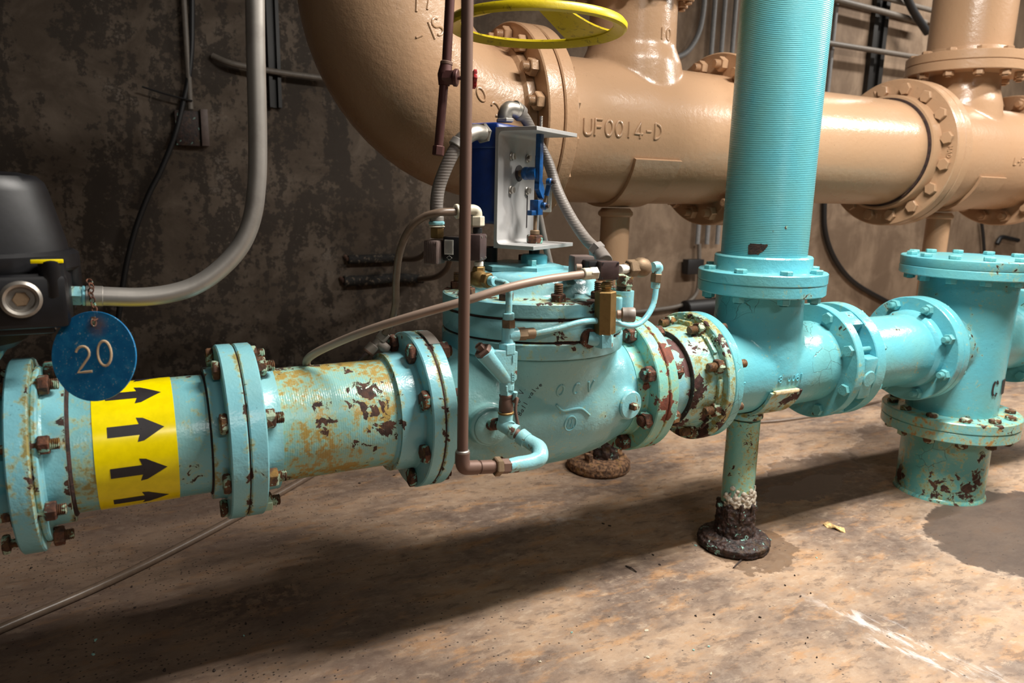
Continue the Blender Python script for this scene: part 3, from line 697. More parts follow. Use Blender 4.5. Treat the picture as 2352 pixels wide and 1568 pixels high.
# ------------------------------------------------------------------ rusty coupling between control valve and tee
t = thing('coupling_piece', A(1.122), 'short coupling with heavily rusted flaking flange between control valve and tee', 'pipe coupling')
flange(t, A(1.1527), -X_, RF-.001, .0285, .10, 'teal_outlet')
pipe(t, A(1.12), A(1.31), RP, 'teal_patchy')
bolts(t, A(1.0895), X_, BC, 8, 22.5, .0632, .0120, 'rust_bolt', 'rust_bolt', 'stud', .008)
MB().lathe(A(1.236), X_, [(.117, 0), (.128, .0), (.134, .012), (.134, .040), (.140, .060), (.146, .083)], 96, False).build('gland_ring', 'teal_ring', t)
MB().lathe(A(1.2345), X_, [(.115, 0), (.1285, 0), (.1285, .004)], 96, False).build('gland_gap', 'rust_black', t)
flange(t, A(1.3100), X_, RF+.001, .024, RP, 'teal_ring', hub=.012, hubr=.146)
for a in (22.5+22.5, 90, 0, -45, 135, 180):
    th = radians(a); r_ = .146
    c = V((1.303, YT-r_*cos(th), ZT+r_*sin(th))); ex = V((0, sin(th), cos(th)))
    MB().box(c, (.012, .05, .012), (X_, ex, ex.cross(X_)), .003).build('cast_rib', 'teal_ring', t)
b = MB()
def face_map(xf, r_, a0):
    def fn(u, v):
        th = a0-u/r_; rr = r_+v
        return V((xf, YT-rr*cos(th), ZT+rr*sin(th)))
    return fn
strokes('SE', .016, face_map(1.3095, .150, radians(96)), .0022, mb=b); b.build('cast_letters', 'teal_ring', t); b = MB(); strokes('OO', .016, face_map(1.3095, .150, radians(53)), .0024, mb=b); b.build('cast_letters', 'teal_ring', t)
bolts(t, A(1.3100), X_, BC, 8, 22.5, .0400, .0110, 'thread', 'rust_bolt_mix', 'stud', .024)

# ------------------------------------------------------------------ tee with vertical branch
RX = 1.5683
te = thing('pipe_tee', (RX, YT, ZT-.12), 'teal pipe tee carrying the tall riser, standing on the rusty leg', 'pipe tee')
flange(te, A(1.3345), X_, RF, .0290, .10, 'teal_tee')
flange(te, A(1.7926), X_, RF, .0310, .10, 'teal_clean')
b = MB(); b.lathe(A(1.35), X_, [(.117, 0), (.121, .05), (.124, .15), (.126, .22), (.124, .29), (.121, .37), (.120, .455)], 64)
b.lathe((RX, YT, ZT), Z_, [(.130, 0), (.124, .10), (.119, .16), (.119, .235)], 64)
b.build('body', 'teal_tee', te, remesh=.0045, smooth=12)
ZTF = .8262
MB().lathe((RX, YT, ZTF-.061), Z_, [(.10, 0), (RF-.003, 0), (RF, .003), (RF, .029), (RF-.002, .031), (.10, .031)], 96, False).build('flange', 'teal_clean', te)
b = MB()
strokes('97', .020, on_cyl_x(1.385, YT, ZT, .1215, radians(-10)), .0024, mb=b); b.build('cast_letters', 'teal_tee', te); b = MB()
strokes('8 0061', .018, on_cyl_x(1.535, YT, ZT, .1255, radians(-6)), .0024, mb=b)
b.build('cast_letters', 'teal_tee', te)

t = thing('riser_pipe', (RX, YT, ZTF-.03), 'tall vertical turquoise riser pipe with finely ribbed paint and bolted foot flange', 'pipe')
pipe(t, (RX, YT, ZTF-.02), (RX, YT, 2.35), RP, 'teal_riser', seg=96)
b = MB(); b.lathe((RX, YT, ZTF-.030), Z_, [(.116, 0), (RF-.001, 0), (RF+.0015, .003), (RF+.0015, .0275), (RF-.001, .030), (.1335, .031), (.1315, .036), (.131, .068), (.128, .072), (.115, .072)], 96, False)
b.build('flange', 'teal_clean', t)
bolts(t, (RX, YT, ZTF), -Z_, BC, 8, 22.5, .061, .0098, 'teal_bolt', 'teal_bolt', 'head', .004)
# bare patch where the paint has come off, following the pipe
b = MB(); cpt = [(-.5, -.9), (-.55, .5), (-.4, .95), (.1, .85), (.35, .95), (.62, .75), (.8, .95), (.85, .6), (.6, -.1), (.25, -.85)]
def rsm(u, v): return on_cyl_z(RX, YT, 0, RP+.0007, 0)(u, v)
cc = pt(1716, 577, Y=1.37); a0 = atan2(cc.y-YT, cc.x-RX)*(RP+.0004)
cp2 = []
for i in range(10):
    (xa_, ya_), (xb_, yb_) = cpt[i], cpt[(i+1) % 10]
    for f in (0, .25, .5, .75): cp2.append((xa_+(xb_-xa_)*f+random.uniform(-.03, .03), ya_+(yb_-ya_)*f+random.uniform(-.04, .04)))
vs = [rsm(a0+(x*g_+.1*(1-g_))*.036, cc.z+y*g_*.0165) for g_ in (1., .75, .5, .25) for x, y in cp2]+[rsm(a0+.0036, cc.z)]
b.add(vs, [(r_*40+i, r_*40+(i+1) % 40, (r_+1)*40+(i+1) % 40, (r_+1)*40+i) for r_ in range(3) for i in range(40)]+[(120+i, 120+(i+1) % 40, 160) for i in range(40)]); b.build('bare_patch', 'gap', t, label='dark bare patch in the turquoise paint')
for (u, v, s_) in ((1806, 522, .005), (1779, 532, .0025), (1800, 601, .004)):
    cc = pt(u, v, Y=1.372); a0 = atan2(cc.y-YT, cc.x-RX)*(RP+.0004); vs = [rsm(a0+s_*random.uniform(.5, 1.3)*cos(k_), cc.z+s_*random.uniform(.5, 1.2)*sin(k_)) for k_ in (0, 1, 2, 3, 4, 5)]
    MB().add(vs, [(0, 1, 2, 3, 4, 5)]).build('paint_chip', 'rust_bolt', t)

# saddle support leg
LX = .5*(pt(1665, 1000, Y=YT).x+pt(1745, 1000, Y=YT).x)
t = thing('pipe_support', (LX, YT, 0), 'teal support leg with crusted black rusted foot under the tee', 'pipe support')
b = MB(); b.lathe((LX, YT, .035), Z_, [(.047, 0), (.046, .36)], 48); b.build('leg', 'teal_leg', t)
b = MB(); b.lathe((LX, YT, .02), Z_, [(.060, 0), (.060, .03), (.057, .06), (.054, .10), (.050, .115), (.048, .122)], 40)
for a in range(9): b.box((LX+.053*cos(a*.7), YT+.053*sin(a*.7), .12), (.012, .012, random.uniform(.03, .06)))
b.build('rusted_sleeve', 'rust_black', t, remesh=.0022, smooth=1, disp=(.012, .014))
b = MB(); b.lathe((LX, YT, 0), Z_, [(.098, 0), (.104, .006), (.104, .012), (.101, .014), (.106, .017), (.105, .026), (.096, .030), (.092, .036), (.070, .038), (.062, .044)], 72); b.build('base_flange', 'rust_black', t, remesh=.0022, smooth=1, disp=(.009, .012))
b = MB(); random.seed(3)
for i in range(170):
    a = random.uniform(-pi, 0.6); z = .135+abs(random.gauss(0, .024)); rr = .047
    b.sphere((LX+rr*cos(a), YT+rr*sin(a), z), random.uniform(.004, .009), 7, 5)
o = b.build('mineral_crust', plain('crust', (.42, .37, .30), .9, 0, .8, .35, 120), t, remesh=.002, smooth=2, disp=(.006, .008), label='pale lumpy mineral crust above the foot'); o['kind'] = 'stuff'
# saddle: curved plate round the underside of the tee
b = MB(); vs = []; fs = []; n = 24; Rs = .127
for i in range(n+1):
    a = radians(-162+144*i/n)
    for xx in (LX-.040, LX+.078):
        for rr in (Rs, Rs+.008):
            sk = .0
            vs.append((xx+sk, YT+rr*cos(a), ZT+rr*sin(a)))
for i in range(n):
    o = i*4; fs += [(o+1, o+3, o+7, o+5), (o, o+4, o+6, o+2), (o, o+1, o+5, o+4), (o+2, o+6, o+7, o+3)]
b.add(vs, fs+[(0, 2, 3, 1), (n*4, n*4+1, n*4+3, n*4+2)])
b.build('saddle', 'teal_ring', t)
e0 = V((LX+.018, YT+(Rs+.004)*cos(radians(-162)), ZT+(Rs+.004)*sin(radians(-162))))
MB().box(e0-Y_*.001, (.090, .012, .010), None, .002).build('saddle_lip', plain('cream_lip', (.60, .50, .30), .7, 0, .4, .3, 80), t, label='cream-coloured upper lip of the saddle')
MB().lathe((LX, YT, .40), Z_, [(.047, 0), (.052, .004), (.052, .014), (.05, .02)], 40).build('saddle_collar', 'teal_ring', t)

# ------------------------------------------------------------------ wafer check valve and right spool
t = thing('wafer_valve', A(1.852), 'narrow teal wafer valve with flat side lugs clamped between two flanges', 'valve')
MB().lathe(A(1.8236), X_, [(.10, 0), (.125, 0), (.128, .004), (.128, .046), (.125, .0515), (.10, .0515)], 64, False).build('body', 'teal_clean', t)
for th, wd, hh in ((-8, .062, .125), (58, .05, .06), (175, .06, .1), (-70, .05, .06)):
    a = radians(th); d = V((0, -cos(a), sin(a))); e2 = V((0, sin(a), cos(a)))
    MB().box(A(1.8495)+d*.150, (.0510, hh, .036), (X_, e2, d), .006).build('side_lug', 'teal_clean', t)
    if th == -8: MB().lathe(A(1.8495)+d*.1665, d, [(.0245, 0), (.0245, .003), (.022, .0055), (0, .006)], 28, False).build('lug_plug', 'teal_clean', t)
bolts(te, A(1.7926), X_, BC, 8, 22.5, .124, .0100, 'teal_bolt', 'teal_bolt', 'head', .010)

t = thing('pipe_spool', A(1.876), 'short light turquoise pipe between wafer valve and the upright right fitting', 'pipe')
flange(t, A(1.8755), X_, RF, .0410, .10, 'teal_clean')
pipe(t, A(1.90), A(2.27), RP, 'teal_clean')
MB().lathe(A(2.236), X_, [(RP, -.004), (.121, .0), (.127, .006), (.129, .026)], 72, False).build('hub', 'teal_clean', t)
MB().lathe(A(2.2607), X_, [(RP, 0), (RF-.0025, 0), (RF, .0025), (RF, .0255), (RF-.0025, .028), (RP, .028)], 96, False).build('flange', 'teal_clean', t)
bolts(t, A(2.2607), X_, BC, 8, 22.5, .0585, .0100, 'teal_bolt', 'teal_bolt', 'stud', .018)

# ------------------------------------------------------------------ upright fitting (column) on its pedestal
KX = 2.55
ck = thing('upright_strainer', (KX, YT, .30), 'upright turquoise fitting with blind top flange and stencilled black letter C', 'strainer')
b = MB(); b.lathe((KX, YT, .285), Z_, [(.141, 0), (.143, .03), (.147, .20), (.149, .36), (.149, .50)], 64)
b.lathe(A(2.30), X_, [(.115, 0), (.117, .25)], 48); b.lathe(A(KX), X_, [(.117, 0), (.115, .24)], 48)
b.build('body', 'teal_column', ck, remesh=.005, smooth=8)
MB().lathe(A(2.2900), X_, [(.10, 0), (RF-.002, 0), (RF, .002), (RF, .027), (RF-.0025, .0292), (.10, .0292)], 96, False).build('flange', 'teal_clean', ck)
RK = .218
def ring_z(par, c, z0, z1, R_, mat, name='flange', bore=.1): return MB().lathe((c[0], c[1], z0), Z_, [(bore, 0), (R_-.003, 0), (R_, .003), (R_, z1-z0-.003), (R_-.003, z1-z0), (bore, z1-z0)], 112, False).build(name, mat, par)
ring_z(ck, (KX, YT), .781, .811, RK, 'teal_column', 'flange')
MB().lathe((KX, YT, .8115), Z_, [(RK-.002, 0), (RK, .003), (RK, .028), (RK-.003, .031), (0, .031)], 112, False).build('blind_flange', 'teal_column', ck)
bolts(ck, (KX, YT, .8425), -Z_, .185, 12, 15, .062, .0105, 'teal_bolt', 'teal_bolt', 'head', .002)
ring_z(ck, (KX, YT), .276, .310, RK, 'teal_lowflange', 'flange')
# stencilled letters: flat bars on the body
b = MB()
cs = pt(2282, 893, Y=1.335); aC = atan2(cs.y-YT, cs.x-KX); RS = .1468
fC = on_cyl_z(KX, YT, cs.z-.026, RS, aC)
def flat(poly):
    P = [fC(*p) for p in poly]; n = len(P)
    Q = [p+(V((p.x-KX, p.y-YT, 0)).normalized())*.0012 for p in P]
    b.add(P+Q, [tuple(range(n, 2*n))]+[(i, (i+1) % n, n+(i+1) % n, n+i) for i in range(n)])
h_ = .054
def stripe(pl, w_):
    for a, c in zip(pl, pl[1:]):
        d = V((c[0]-a[0], c[1]-a[1])).normalized(); nx = (-d[1]*w_/2, d[0]*w_/2)
        flat([(a[0]-nx[0], a[1]-nx[1]), (c[0]-nx[0], c[1]-nx[1]), (c[0]+nx[0], c[1]+nx[1]), (a[0]+nx[0], a[1]+nx[1])])
stripe([(.006, .050), (.000, .044), (-.002, .030), (-.002, .020), (.000, .008), (.006, .002)], .0075)
stripe([(.012, .052), (.018, .047), (.019, .040)], .0075); stripe([(.012, .0), (.018, .005), (.019, .011)], .0075)
for x0 in (.052, .066, .080): stripe([(x0, .052), (x0+.006, 0)], .008)
b.build('stencil_letters', 'black_ink', ck, label='black stencilled letters C and W')

t = thing('pipe_pedestal', (KX, YT, 0), 'short wide teal floor pedestal with cracked paint under the upright fitting', 'pedestal')
b = MB(); b.lathe((KX, YT, 0), Z_, [(.148, 0), (.147, .006), (.1415, .012), (.141, .25)], 80); b.build('pipe', 'teal_pedestal', t)
ring_z(t, (KX, YT), .240, .2755, RK-.002, 'teal_lowflange', 'flange')
bolts(t, (KX, YT, .310), -Z_, .185, 12, 15, .070, .0108, 'rust_bolt_mix', 'rust_bolt_mix', 'head', .004)
t = thing('pipe_spool', A(2.82), 'teal pipe beyond the upright fitting at the right edge', 'pipe')
pipe(t, A(2.78), A(3.6), RP, 'teal_clean'); flange(t, A(2.86), X_, RF, .06, RP, 'teal_clean')
bolts(t, A(2.86), X_, BC, 8, 22.5, .06, .01, 'teal_bolt', 'rust_bolt_mix', 'head', .01)

# ------------------------------------------------------------------ beige line behind
YB, ZB = 2.17, 1.2275
RB, RBF, BCB = .2266, .3115, .270
def Bq(x): return V((x, YB, ZB))
el = thing('pipe_elbow', (1.085, YB, 1.0), 'huge beige pipe elbow rising to the left with cast lettering', 'pipe elbow')
b = MB(); cxe, cze, Rb = 1.072, ZB+.381, .381
b.tube([(cxe+.06, YB, ZB)]+[(cxe-Rb*sin(radians(a)), YB, cze-Rb*cos(radians(a))) for a in range(0, 91, 6)]+[(cxe-Rb, YB, cze+.3)], RB+.004, 64, 0)
b.build('body', 'beige', el)
MB().lathe(Bq(1.060), X_, [(RB, -.012), (RB+.018, 0), (RB+.02, .024)], 72, False).build('hub', 'beige', el)
ring = lambda par, x0, x1, mat, nm='flange': MB().lathe(Bq(x0), X_, [(RB-.02, 0), (RBF-.004, 0), (RBF, .004), (RBF, x1-x0-.004), (RBF-.004, x1-x0), (RB-.02, x1-x0)], 128, False).build(nm, mat, par)
ring(el, 1.0855, 1.137, 'beige')
bolts(el, Bq(1.1876), -X_, BCB, 16, 11.25, .1021, .0150, 'beige', 'beige', 'head', .022)
# cast letters on the elbow: beads following the torus
def elb(u, v, ang=0., sx=1):
    q = pt(u, v, Y=1.95)
    def fn(a, b2):
        a *= sx; x = q.x+a*cos(ang)-b2*sin(ang); z = q.z+a*sin(ang)+b2*cos(ang)
        dx, dz = x-cxe, z-cze; rr = sqrt(dx*dx+dz*dz)
        k_ = (RB+.004)**2-(rr-Rb)**2
        return V((x, YB-sqrt(max(k_, .0004)), z))
    return fn
b = MB()
strokes('O', .040, elb(1100, 238, .5), .0035, mb=b); b.build('cast_letters', 'beige', el); b = MB(); strokes('C', .040, elb(1150, 262, .5, -1), .0035, mb=b)
b.build('cast_letters', 'beige', el); b = MB()
strokes('-I', .045, elb(956, 108, .45), .0035, mb=b); strokes('S', .045, elb(1000, 86, .45), .0035, mb=b); b.build('cast_letters', 'beige', el); b = MB(); strokes('7/', .045, elb(945, 30, .3), .0035, mb=b)
b.build('cast_letters', 'beige', el)

bt = thing('pipe_tee', (1.58, YB, 1.0), 'big beige pipe tee with cast code UF0014-D and upward branch', 'pipe tee')
BX = 1.585
b = MB(); b.lathe(Bq(1.16), X_, [(RB+.006, 0), (RB+.008, .25), (RB+.008, .60), (RB+.006, .83)], 72)
b.lathe((BX, YB, ZB), Z_, [(.185, .15), (.172, .235), (.150, .285), (.148, .42), (.148, .47)], 56)
b.build('body', 'beige_r', bt, remesh=.006, smooth=14)
ring(bt, 1.141, 1.1876, 'beige'); ring(bt, 1.960, 2.005, 'beige_r')
MB().lathe((BX, YB, ZB+.452), Z_, [(.14, 0), (.203, 0), (.206, .003), (.206, .06)], 72, False).build('branch_flange', 'beige_r', bt)
bolts(bt, (BX, YB, ZB+.512), -Z_, .181, 12, 12, .06, .0120, 'beige_r', 'beige_r', 'head', .010)
bolts(bt, Bq(2.052), -X_, BCB, 16, 11.25, .092, .0150, 'beige_r', 'beige_r', 'head', .022)
b = MB()
q = pt(1333, 300, Y=1.955); th0 = math.asin((q.z-ZB)/(RB+.008))
strokes('UF0014-D', .047, on_cyl_x(q.x, YB, ZB, RB+.0075, th0-.05), .0042, adv=1.22, mb=b); b.build('cast_letters', 'beige_r', bt); b = MB()
q = pt(1510, 75, Y=2.03); f_ = on_cyl_z(BX, YB, q.z-.02, .1485, atan2(q.y-YB, q.x-BX)); strokes('IO', .036, f_, .0040, mb=b, adv=1.3)
b.build('cast_letters', 'beige_r', bt); b = MB(); q = pt(1510, 128, Y=2.03); f_ = on_cyl_z(BX, YB, q.z-.015, .1545, atan2(q.y-YB, q.x-BX)); strokes('D', .036, f_, .0040, mb=b)
b.build('cast_letters', 'beige_r', bt)

bp = thing('pipe_spool', (2.5, YB, 1.0), 'smooth beige pipe seen right of the turquoise riser', 'pipe')
pipe(bp, Bq(2.03), Bq(2.99), RB-.006, 'beige_r', seg=96)
ring(bp, 2.0065, 2.052, 'beige_r'); ring(bp, 2.9939, 3.043, 'beige_r')
MB().lathe(Bq(2.945), X_, [(RB-.005, 0), (RB+.012, .004), (RB+.016, .012), (RB+.018, .05)], 96, False).build('hub', 'beige_r', bp)
MB().lathe(Bq(2.935), X_, [(RB-.005, 0), (RB+.003, .002), (RB+.003, .012)], 96, False).build('seal_gap', 'gap', bp)
bolts(bp, Bq(2.9939), X_, BCB, 16, 11.25, .10, .0150, 'beige_r', 'beige_r', 'head', .012)
b = MB()
def bface(r_, a0, xf=2.9935):
    return lambda u, v: V((xf, YB-(r_+v)*cos(a0-u/r_), ZB+(r_+v)*sin(a0-u/r_)))
strokes('14', .022, bface(.268, radians(112)), .0030, mb=b); b.build('cast_letters', 'beige_r', bp); b = MB(); strokes('MADIN', .018, bface(.270, radians(4)), .0028, mb=b); b.build('cast_letters', 'beige_r', bp); b = MB(); strokes('11', .022, bface(.262, radians(-88)), .0030, mb=b)
b.build('cast_letters', 'beige_r', bp)

b2 = thing('pipe_tee', (3.5, YB, 1.0), 'second beige pipe tee at the right edge with wide upright flange', 'pipe tee')
BX2 = 3.47
b = MB(); b.lathe(Bq(3.06), X_, [(RB+.006, 0), (RB+.008, .3), (RB+.006, .85)], 72)
b.lathe((BX2, YB, ZB), Z_, [(.175, .15), (.165, .24), (.147, .30), (.145, .42)], 56); b.build('body', 'beige_r', b2, remesh=.007, smooth=12)
ring(b2, 3.0445, 3.0934, 'beige_r'); ring(b2, 3.87, 3.915, 'beige_r')
bolts(b2, Bq(3.96), -X_, BCB, 16, 11.25, .09, .0150, 'beige_r', 'beige_r', 'head', .022)
zf2 = pt(2250, 145, Y=YB-.235).z
MB().lathe((BX2, YB, zf2), Z_, [(.14, 0), (.247, 0), (.250, .003), (.250, .037), (.247, .040), (.14, .04)], 96, False).build('branch_flange', 'beige_r', b2)
b = MB(); strokes('14', .034, on_cyl_z(BX2, YB, zf2-.12, .1455, radians(-52)), .0038, mb=b); b.build('cast_letters', 'beige_r', b2); b = MB(); strokes('D', .034, on_cyl_z(BX2, YB, zf2-.175, .1455, radians(-52)), .0038, mb=b); b.build('cast_letters', 'beige_r', b2); b = MB()
q = pt(2318, 378, Y=1.955); strokes('L-F', .030, on_cyl_x(q.x, YB, ZB, RB+.0075, math.asin((q.z-ZB)/(RB+.008))), .0038, mb=b); b.build('cast_letters', 'beige_r', b2)
t = thing('vertical_pipe', (BX2, YB, zf2+.04), 'wide upright beige pipe in the upper right corner', 'pipe')
pipe(t, (BX2, YB, zf2+.042), (BX2, YB, 3.0), .170, 'beige_r', seg=80)
MB().lathe((BX2, YB, zf2+.0415), Z_, [(.168, 0), (.247, 0), (.250, .003), (.250, .037), (.247, .040), (.185, .041), (.180, .065), (.168, .07)], 96, False).build('flange', 'beige_r', t)
bolts(t, (BX2, YB, zf2+.0815), -Z_, .218, 12, 15, .0815, .0125, 'beige_r', 'beige_r', 'head', .006)

def beige_support(x, label, bottom=0.0):
    t = thing('pipe_support', (x, YB, 0), label, 'pipe support')
    b = MB(); b.lathe((x, YB, bottom), Z_, [(.052, 0), (.052, ZB-RB-.045-bottom)], 40); b.build('leg', 'beige_r', t)
    MB().lathe((x, YB, ZB-RB-.055), Z_, [(.055, 0), (.062, .006), (.062, .016), (.05, .03)], 40).build('collar', 'beige_r', t)
    b = MB(); vs = []; fs = []; n = 28
    for i in range(n+1):
        a = radians(-158+136*i/n); wd = .065+.03*abs(i/n-.5)*2
        for xx in (x-wd, x+wd):
            for rr in (RB+.009, RB+.022): vs.append((xx, YB+rr*cos(a), ZB+rr*sin(a)))
    for i in range(n):
        o = i*4; fs += [(o+1, o+3, o+7, o+5), (o, o+4, o+6, o+2), (o, o+1, o+5, o+4), (o+2, o+6, o+7, o+3)]
    b.add(vs, fs+[(0, 2, 3, 1), (n*4, n*4+1, n*4+3, n*4+2)]); b.build('saddle', 'beige_r', t)
    return t
t = beige_support(1.553, 'beige saddle leg behind the control valve with a rotten crumbling foot', .05)
b = MB(); b.lathe((1.532, YB, 0), Z_, [(.112, 0), (.120, .010), (.119, .034), (.108, .046), (.06, .050)], 48)
for i in range(16):
    a = random.uniform(0, 2*pi); rr = random.uniform(.02, .09); b.box((1.532+rr*cos(a), YB+rr*sin(a), .05), (random.uniform(.01, .035), random.uniform(.01, .035), random.uniform(.012, .07)))
b.build('base_flange', rusty('rust_flaky', (.30, .16, .08), (.05, .025, .015), None, 0, .5), t, remesh=.0026, smooth=0, disp=(.006, .012))
b = MB(); b.lathe((1.553, YB, .04), Z_, [(.062, 0), (.060, .08), (.057, .14), (.0535, .20), (.050, .22)], 36); b.build('rusted_sleeve', 'rust_black', t, remesh=.003, smooth=0, disp=(.010, .014))
beige_support(3.42, 'beige saddle leg behind the upright fitting')

# ------------------------------------------------------------------ small bore piping and instruments
def tubing(name, pts, r, mat, label, cat, group=None, sm=8, seg=20):
    o = MB().tube(pts, r, seg, sm).build(name, mat); return tag(o, label, cat, group)
def sleeve(par, a, b, r, mat, name='collar', hexa=False, ph=.2, label=None, seg=24):
    m_ = MB(); a = V(a); b = V(b)
    if hexa: m_.hexa(a, b, r, ph)
    else: m_.cyl(a, b, r, seg, None, min(.0015, r*.15))
    return m_.build(name, mat, par, 30, label)
VR = V((CR.x, CR.y, 0)).normalized()            # horizontal, to the right as seen from the camera
VF = V((-VR.y, VR.x, 0))

# copper pipe in front
t = thing('copper_pipe', pt(1062, 1075, Y=1.15), 'tall dull copper pipe hanging in front of the control valve with a bottom elbow', 'pipe')
P0 = pt(1062, 1074, Y=1.15); PT = pt(1074, -60, Y=1.15)
MB().tube([PT, pt(1068, 500, Y=1.15), P0+Z_*.025], .0100, 28, 0).build('pipe', 'copper_dark', t)
PE = pt(1240, 1048, Y=1.165)
dr = (pt(1140, 1071, Y=1.152)-P0).normalized()
MB().tube([P0+Z_*.030, P0+Z_*.012, P0+Z_*.002+dr*.004, P0+dr*.013, P0+dr*.030], .0135, 24, 5).build('elbow', 'copper_dark', t)
sleeve(t, P0+Z_*.0265, P0+Z_*.0345, .0125, 'galv', 'solder_ring')
MB().tube([P0+dr*.02, P0+dr*.085], .0112, 24, 0).build('stub', 'copper_dark', t)
sleeve(t, P0+dr*.034, P0+dr*.062, .0128, 'copper_dark', 'coupling')
sleeve(t, P0+dr*.066, P0+dr*.080, .0185, 'brass_dull', 'union_nut', True)
sleeve(t, P0+dr*.080, P0+dr*.099, .0145, 'copper_dark', 'union_tail', True, .4)

t = thing('pilot_pipework', pt(1165, 985, Y=1.26), 'teal painted small pipework with strainer and ball valve in front of the control valve', 'pipework')
K1 = pt(1162, 968, Y=1.262)
e_r = pt(1232, 1050, Y=1.165)
MB().tube([P0+dr*.097, pt(1190, 1066, Y=1.155), pt(1222, 1060, Y=1.158), e_r+VR*.006, pt(1238, 1030, Y=1.18), pt(1222, 1018, Y=1.20), pt(1205, 1008, Y=1.215)], [.0135, .0150, .0150, .0165, .0160, .0150, .0140], 24, 6).build('street_elbow', 'teal_tube', t)
MB().tube([pt(1210, 1012, Y=1.21), pt(1195, 1000, Y=1.225)], .0165, 24, 0).build('coupling', 'teal_tube', t)
MB().tube([pt(1198, 1003, Y=1.22), pt(1165, 982, Y=1.25)], .0105, 20, 0).build('nipple', 'copper_dark', t)
MB().tube([pt(1186, 994, Y=1.232), pt(1176, 988, Y=1.24)], .0165, 24, 0).build('ring', 'teal_tube', t)
MB().tube([pt(1180, 990, Y=1.238), pt(1160, 976, Y=1.262), pt(1150, 972, Y=1.272)], [.0150, .0165, .0150], 24, 4).build('tee_fitting', 'teal_tube', t)
MB().tube([pt(1160, 975, Y=1.262), pt(1162, 945, Y=1.262)], .0150, 24, 0).build('tee_neck', 'teal_tube', t)
MB().tube([pt(1150, 972, Y=1.272), pt(1128, 975, Y=1.312)], .0125, 20, 0).build('port_nipple', 'rust_bolt', t)
def vx(u, v, dy=0): return pt(u, v, Y=1.262+dy)
sleeve(t, vx(1162, 950), vx(1162, 944), .0165, 'brass', 'ring')
MB().lathe(vx(1162, 946), Z_, [(.0125, 0), (.0150, .006), (.0145, .022), (.0135, .030), (.0125, .036)], 28).build('ball_valve_body', 'copper_dark', t)
sleeve(t, vx(1163, 906), vx(1163, 890), .0150, 'teal_tube', 'valve_nut', True)
sleeve(t, vx(1163, 912), vx(1163, 904), .0145, 'copper_dark', 'ring')
MB().tube([vx(1180, 922, -.012), vx(1188, 915, -.02), vx(1184, 940, -.024), vx(1190, 980, -.026)], [.004, .0035, .003, .0038], 10, 4).build('lever', 'copper_dark', t)
MB().tube([vx(1180, 925, -.01), vx(1184, 900, -.016)], .0045, 10, 0).build('lever_stem', 'teal_tube', t)
# strainer: straight body and slanted leg, flat cast web between them
b = MB(); a0_, a1_ = vx(1164, 893), vx(1165, 792)
b.cyl(a0_, a1_, .0150, 24); b.hexa(vx(1165, 812), vx(1165, 786), .0185, 0); b.hexa(vx(1164, 896), vx(1164, 880), .0165, 0)
lg0, lg1 = vx(1166, 872), vx(1112, 808)
b.cyl(lg0, lg1, .0155, 24, .0190)
b.prism([(.004, -.010), (.0145, .0), (.0145, .056), (-.010, .060), (-.034, .062), (-.050, .050)], vx(1165, 868)-Y_*.0150, X_, Z_, Y_, .020)
b.build('strainer_body', 'teal_tube', t, bevel=.001)
sd = (lg1-lg0).normalized()
sleeve(t, lg1-sd*.002, lg1+sd*.008, .0185, 'copper_dark', 'strainer_cap', True); sleeve(t, lg1+sd*.008, lg1+sd*.020, .0090, 'copper_dark', 'cap_square', True)
b = MB(); f_ = lambda u, v: vx(1173, 872)-Y_*.0155-X_*v+Z_*u
strokes('EEEE', .006, f_, .0009, mb=b, adv=1.25); b.tube([vx(1170, 828)-Y_*.0157, vx(1170, 812)-Y_*.0157], .0012, 6, 0); b.build('cast_marks', 'teal_tube', t)
# upper tee, nut, riser tube and cross tube
MB().tube([vx(1166, 792), vx(1167, 752)], .0125, 24, 0).build('tee_upright', 'teal_tube', t)
MB().tube([vx(1166, 770), vx(1188, 767)], .0135, 24, 0).build('tee_side', 'teal_tube', t)
sleeve(t, vx(1168, 753), vx(1168, 733), .0140, 'brass_dull', 'nut', True)
sleeve(t, vx(1168, 735), vx(1168, 718), .0115, 'teal_tube', 'nut_sleeve')
sleeve(t, vx(1186, 767), vx(1208, 766), .0135, 'brass_dull', 'nut', True); sleeve(t, vx(1206, 766), vx(1227, 765), .0115, 'brass_dull', 'nut_sleeve')
MB().tube([vx(1168, 725), vx(1169, 690), vx(1168, 660), pt(1158, 650, Y=1.285), pt(1142, 647, Y=1.31)], .0068, 16, 6).build('riser_tube', 'teal_tube', t)
MB().tube([vx(1222, 766), vx(1280, 754, -.004), vx(1345, 738, -.012), pt(1400, 738, Y=1.262), pt(1448, 748, Y=1.275), pt(1478, 735, Y=1.29), pt(1500, 700, Y=1.30), pt(1508, 655, Y=1.305)], .0066, 16, 8).build('cross_tube', 'teal_tube', t)

# left solenoid valve
ang = radians(-16); SA = V((VR.x*cos(ang)-VR.y*sin(ang), VR.x*sin(ang)+VR.y*cos(ang), 0)); SB = V((-SA.y, SA.x, 0)); AX = (SA, SB, Z_)
t = thing('solenoid_valve', pt(1098, 640, Y=1.40), 'brown solenoid valve with ribbed coil cap left of the aluminium bracket', 'solenoid valve')
g = lambda u, v, dy=0: pt(u, v, Y=1.39+dy)
MB().box(g(1092, 567), (.036, .044, .054), AX, .003).build('coil_housing', 'brown_box', t)
MB().box(g(1046, 570, .015), (.040, .044, .050), AX, .003).build('coil_body', 'black_plastic', t)
MB().box(g(998, 578, .03), (.032, .046, .049), AX, .004).build('coil_cap', 'fin_box', t)
b = MB()
for i in range(8): b.box(g(998, 578, .03)-SB*.0235+SA*(-.013+i*.0037), (.0012, .002, .044), AX)
o = b.build('ribs', 'fin_box', t); o['kind'] = 'stuff'
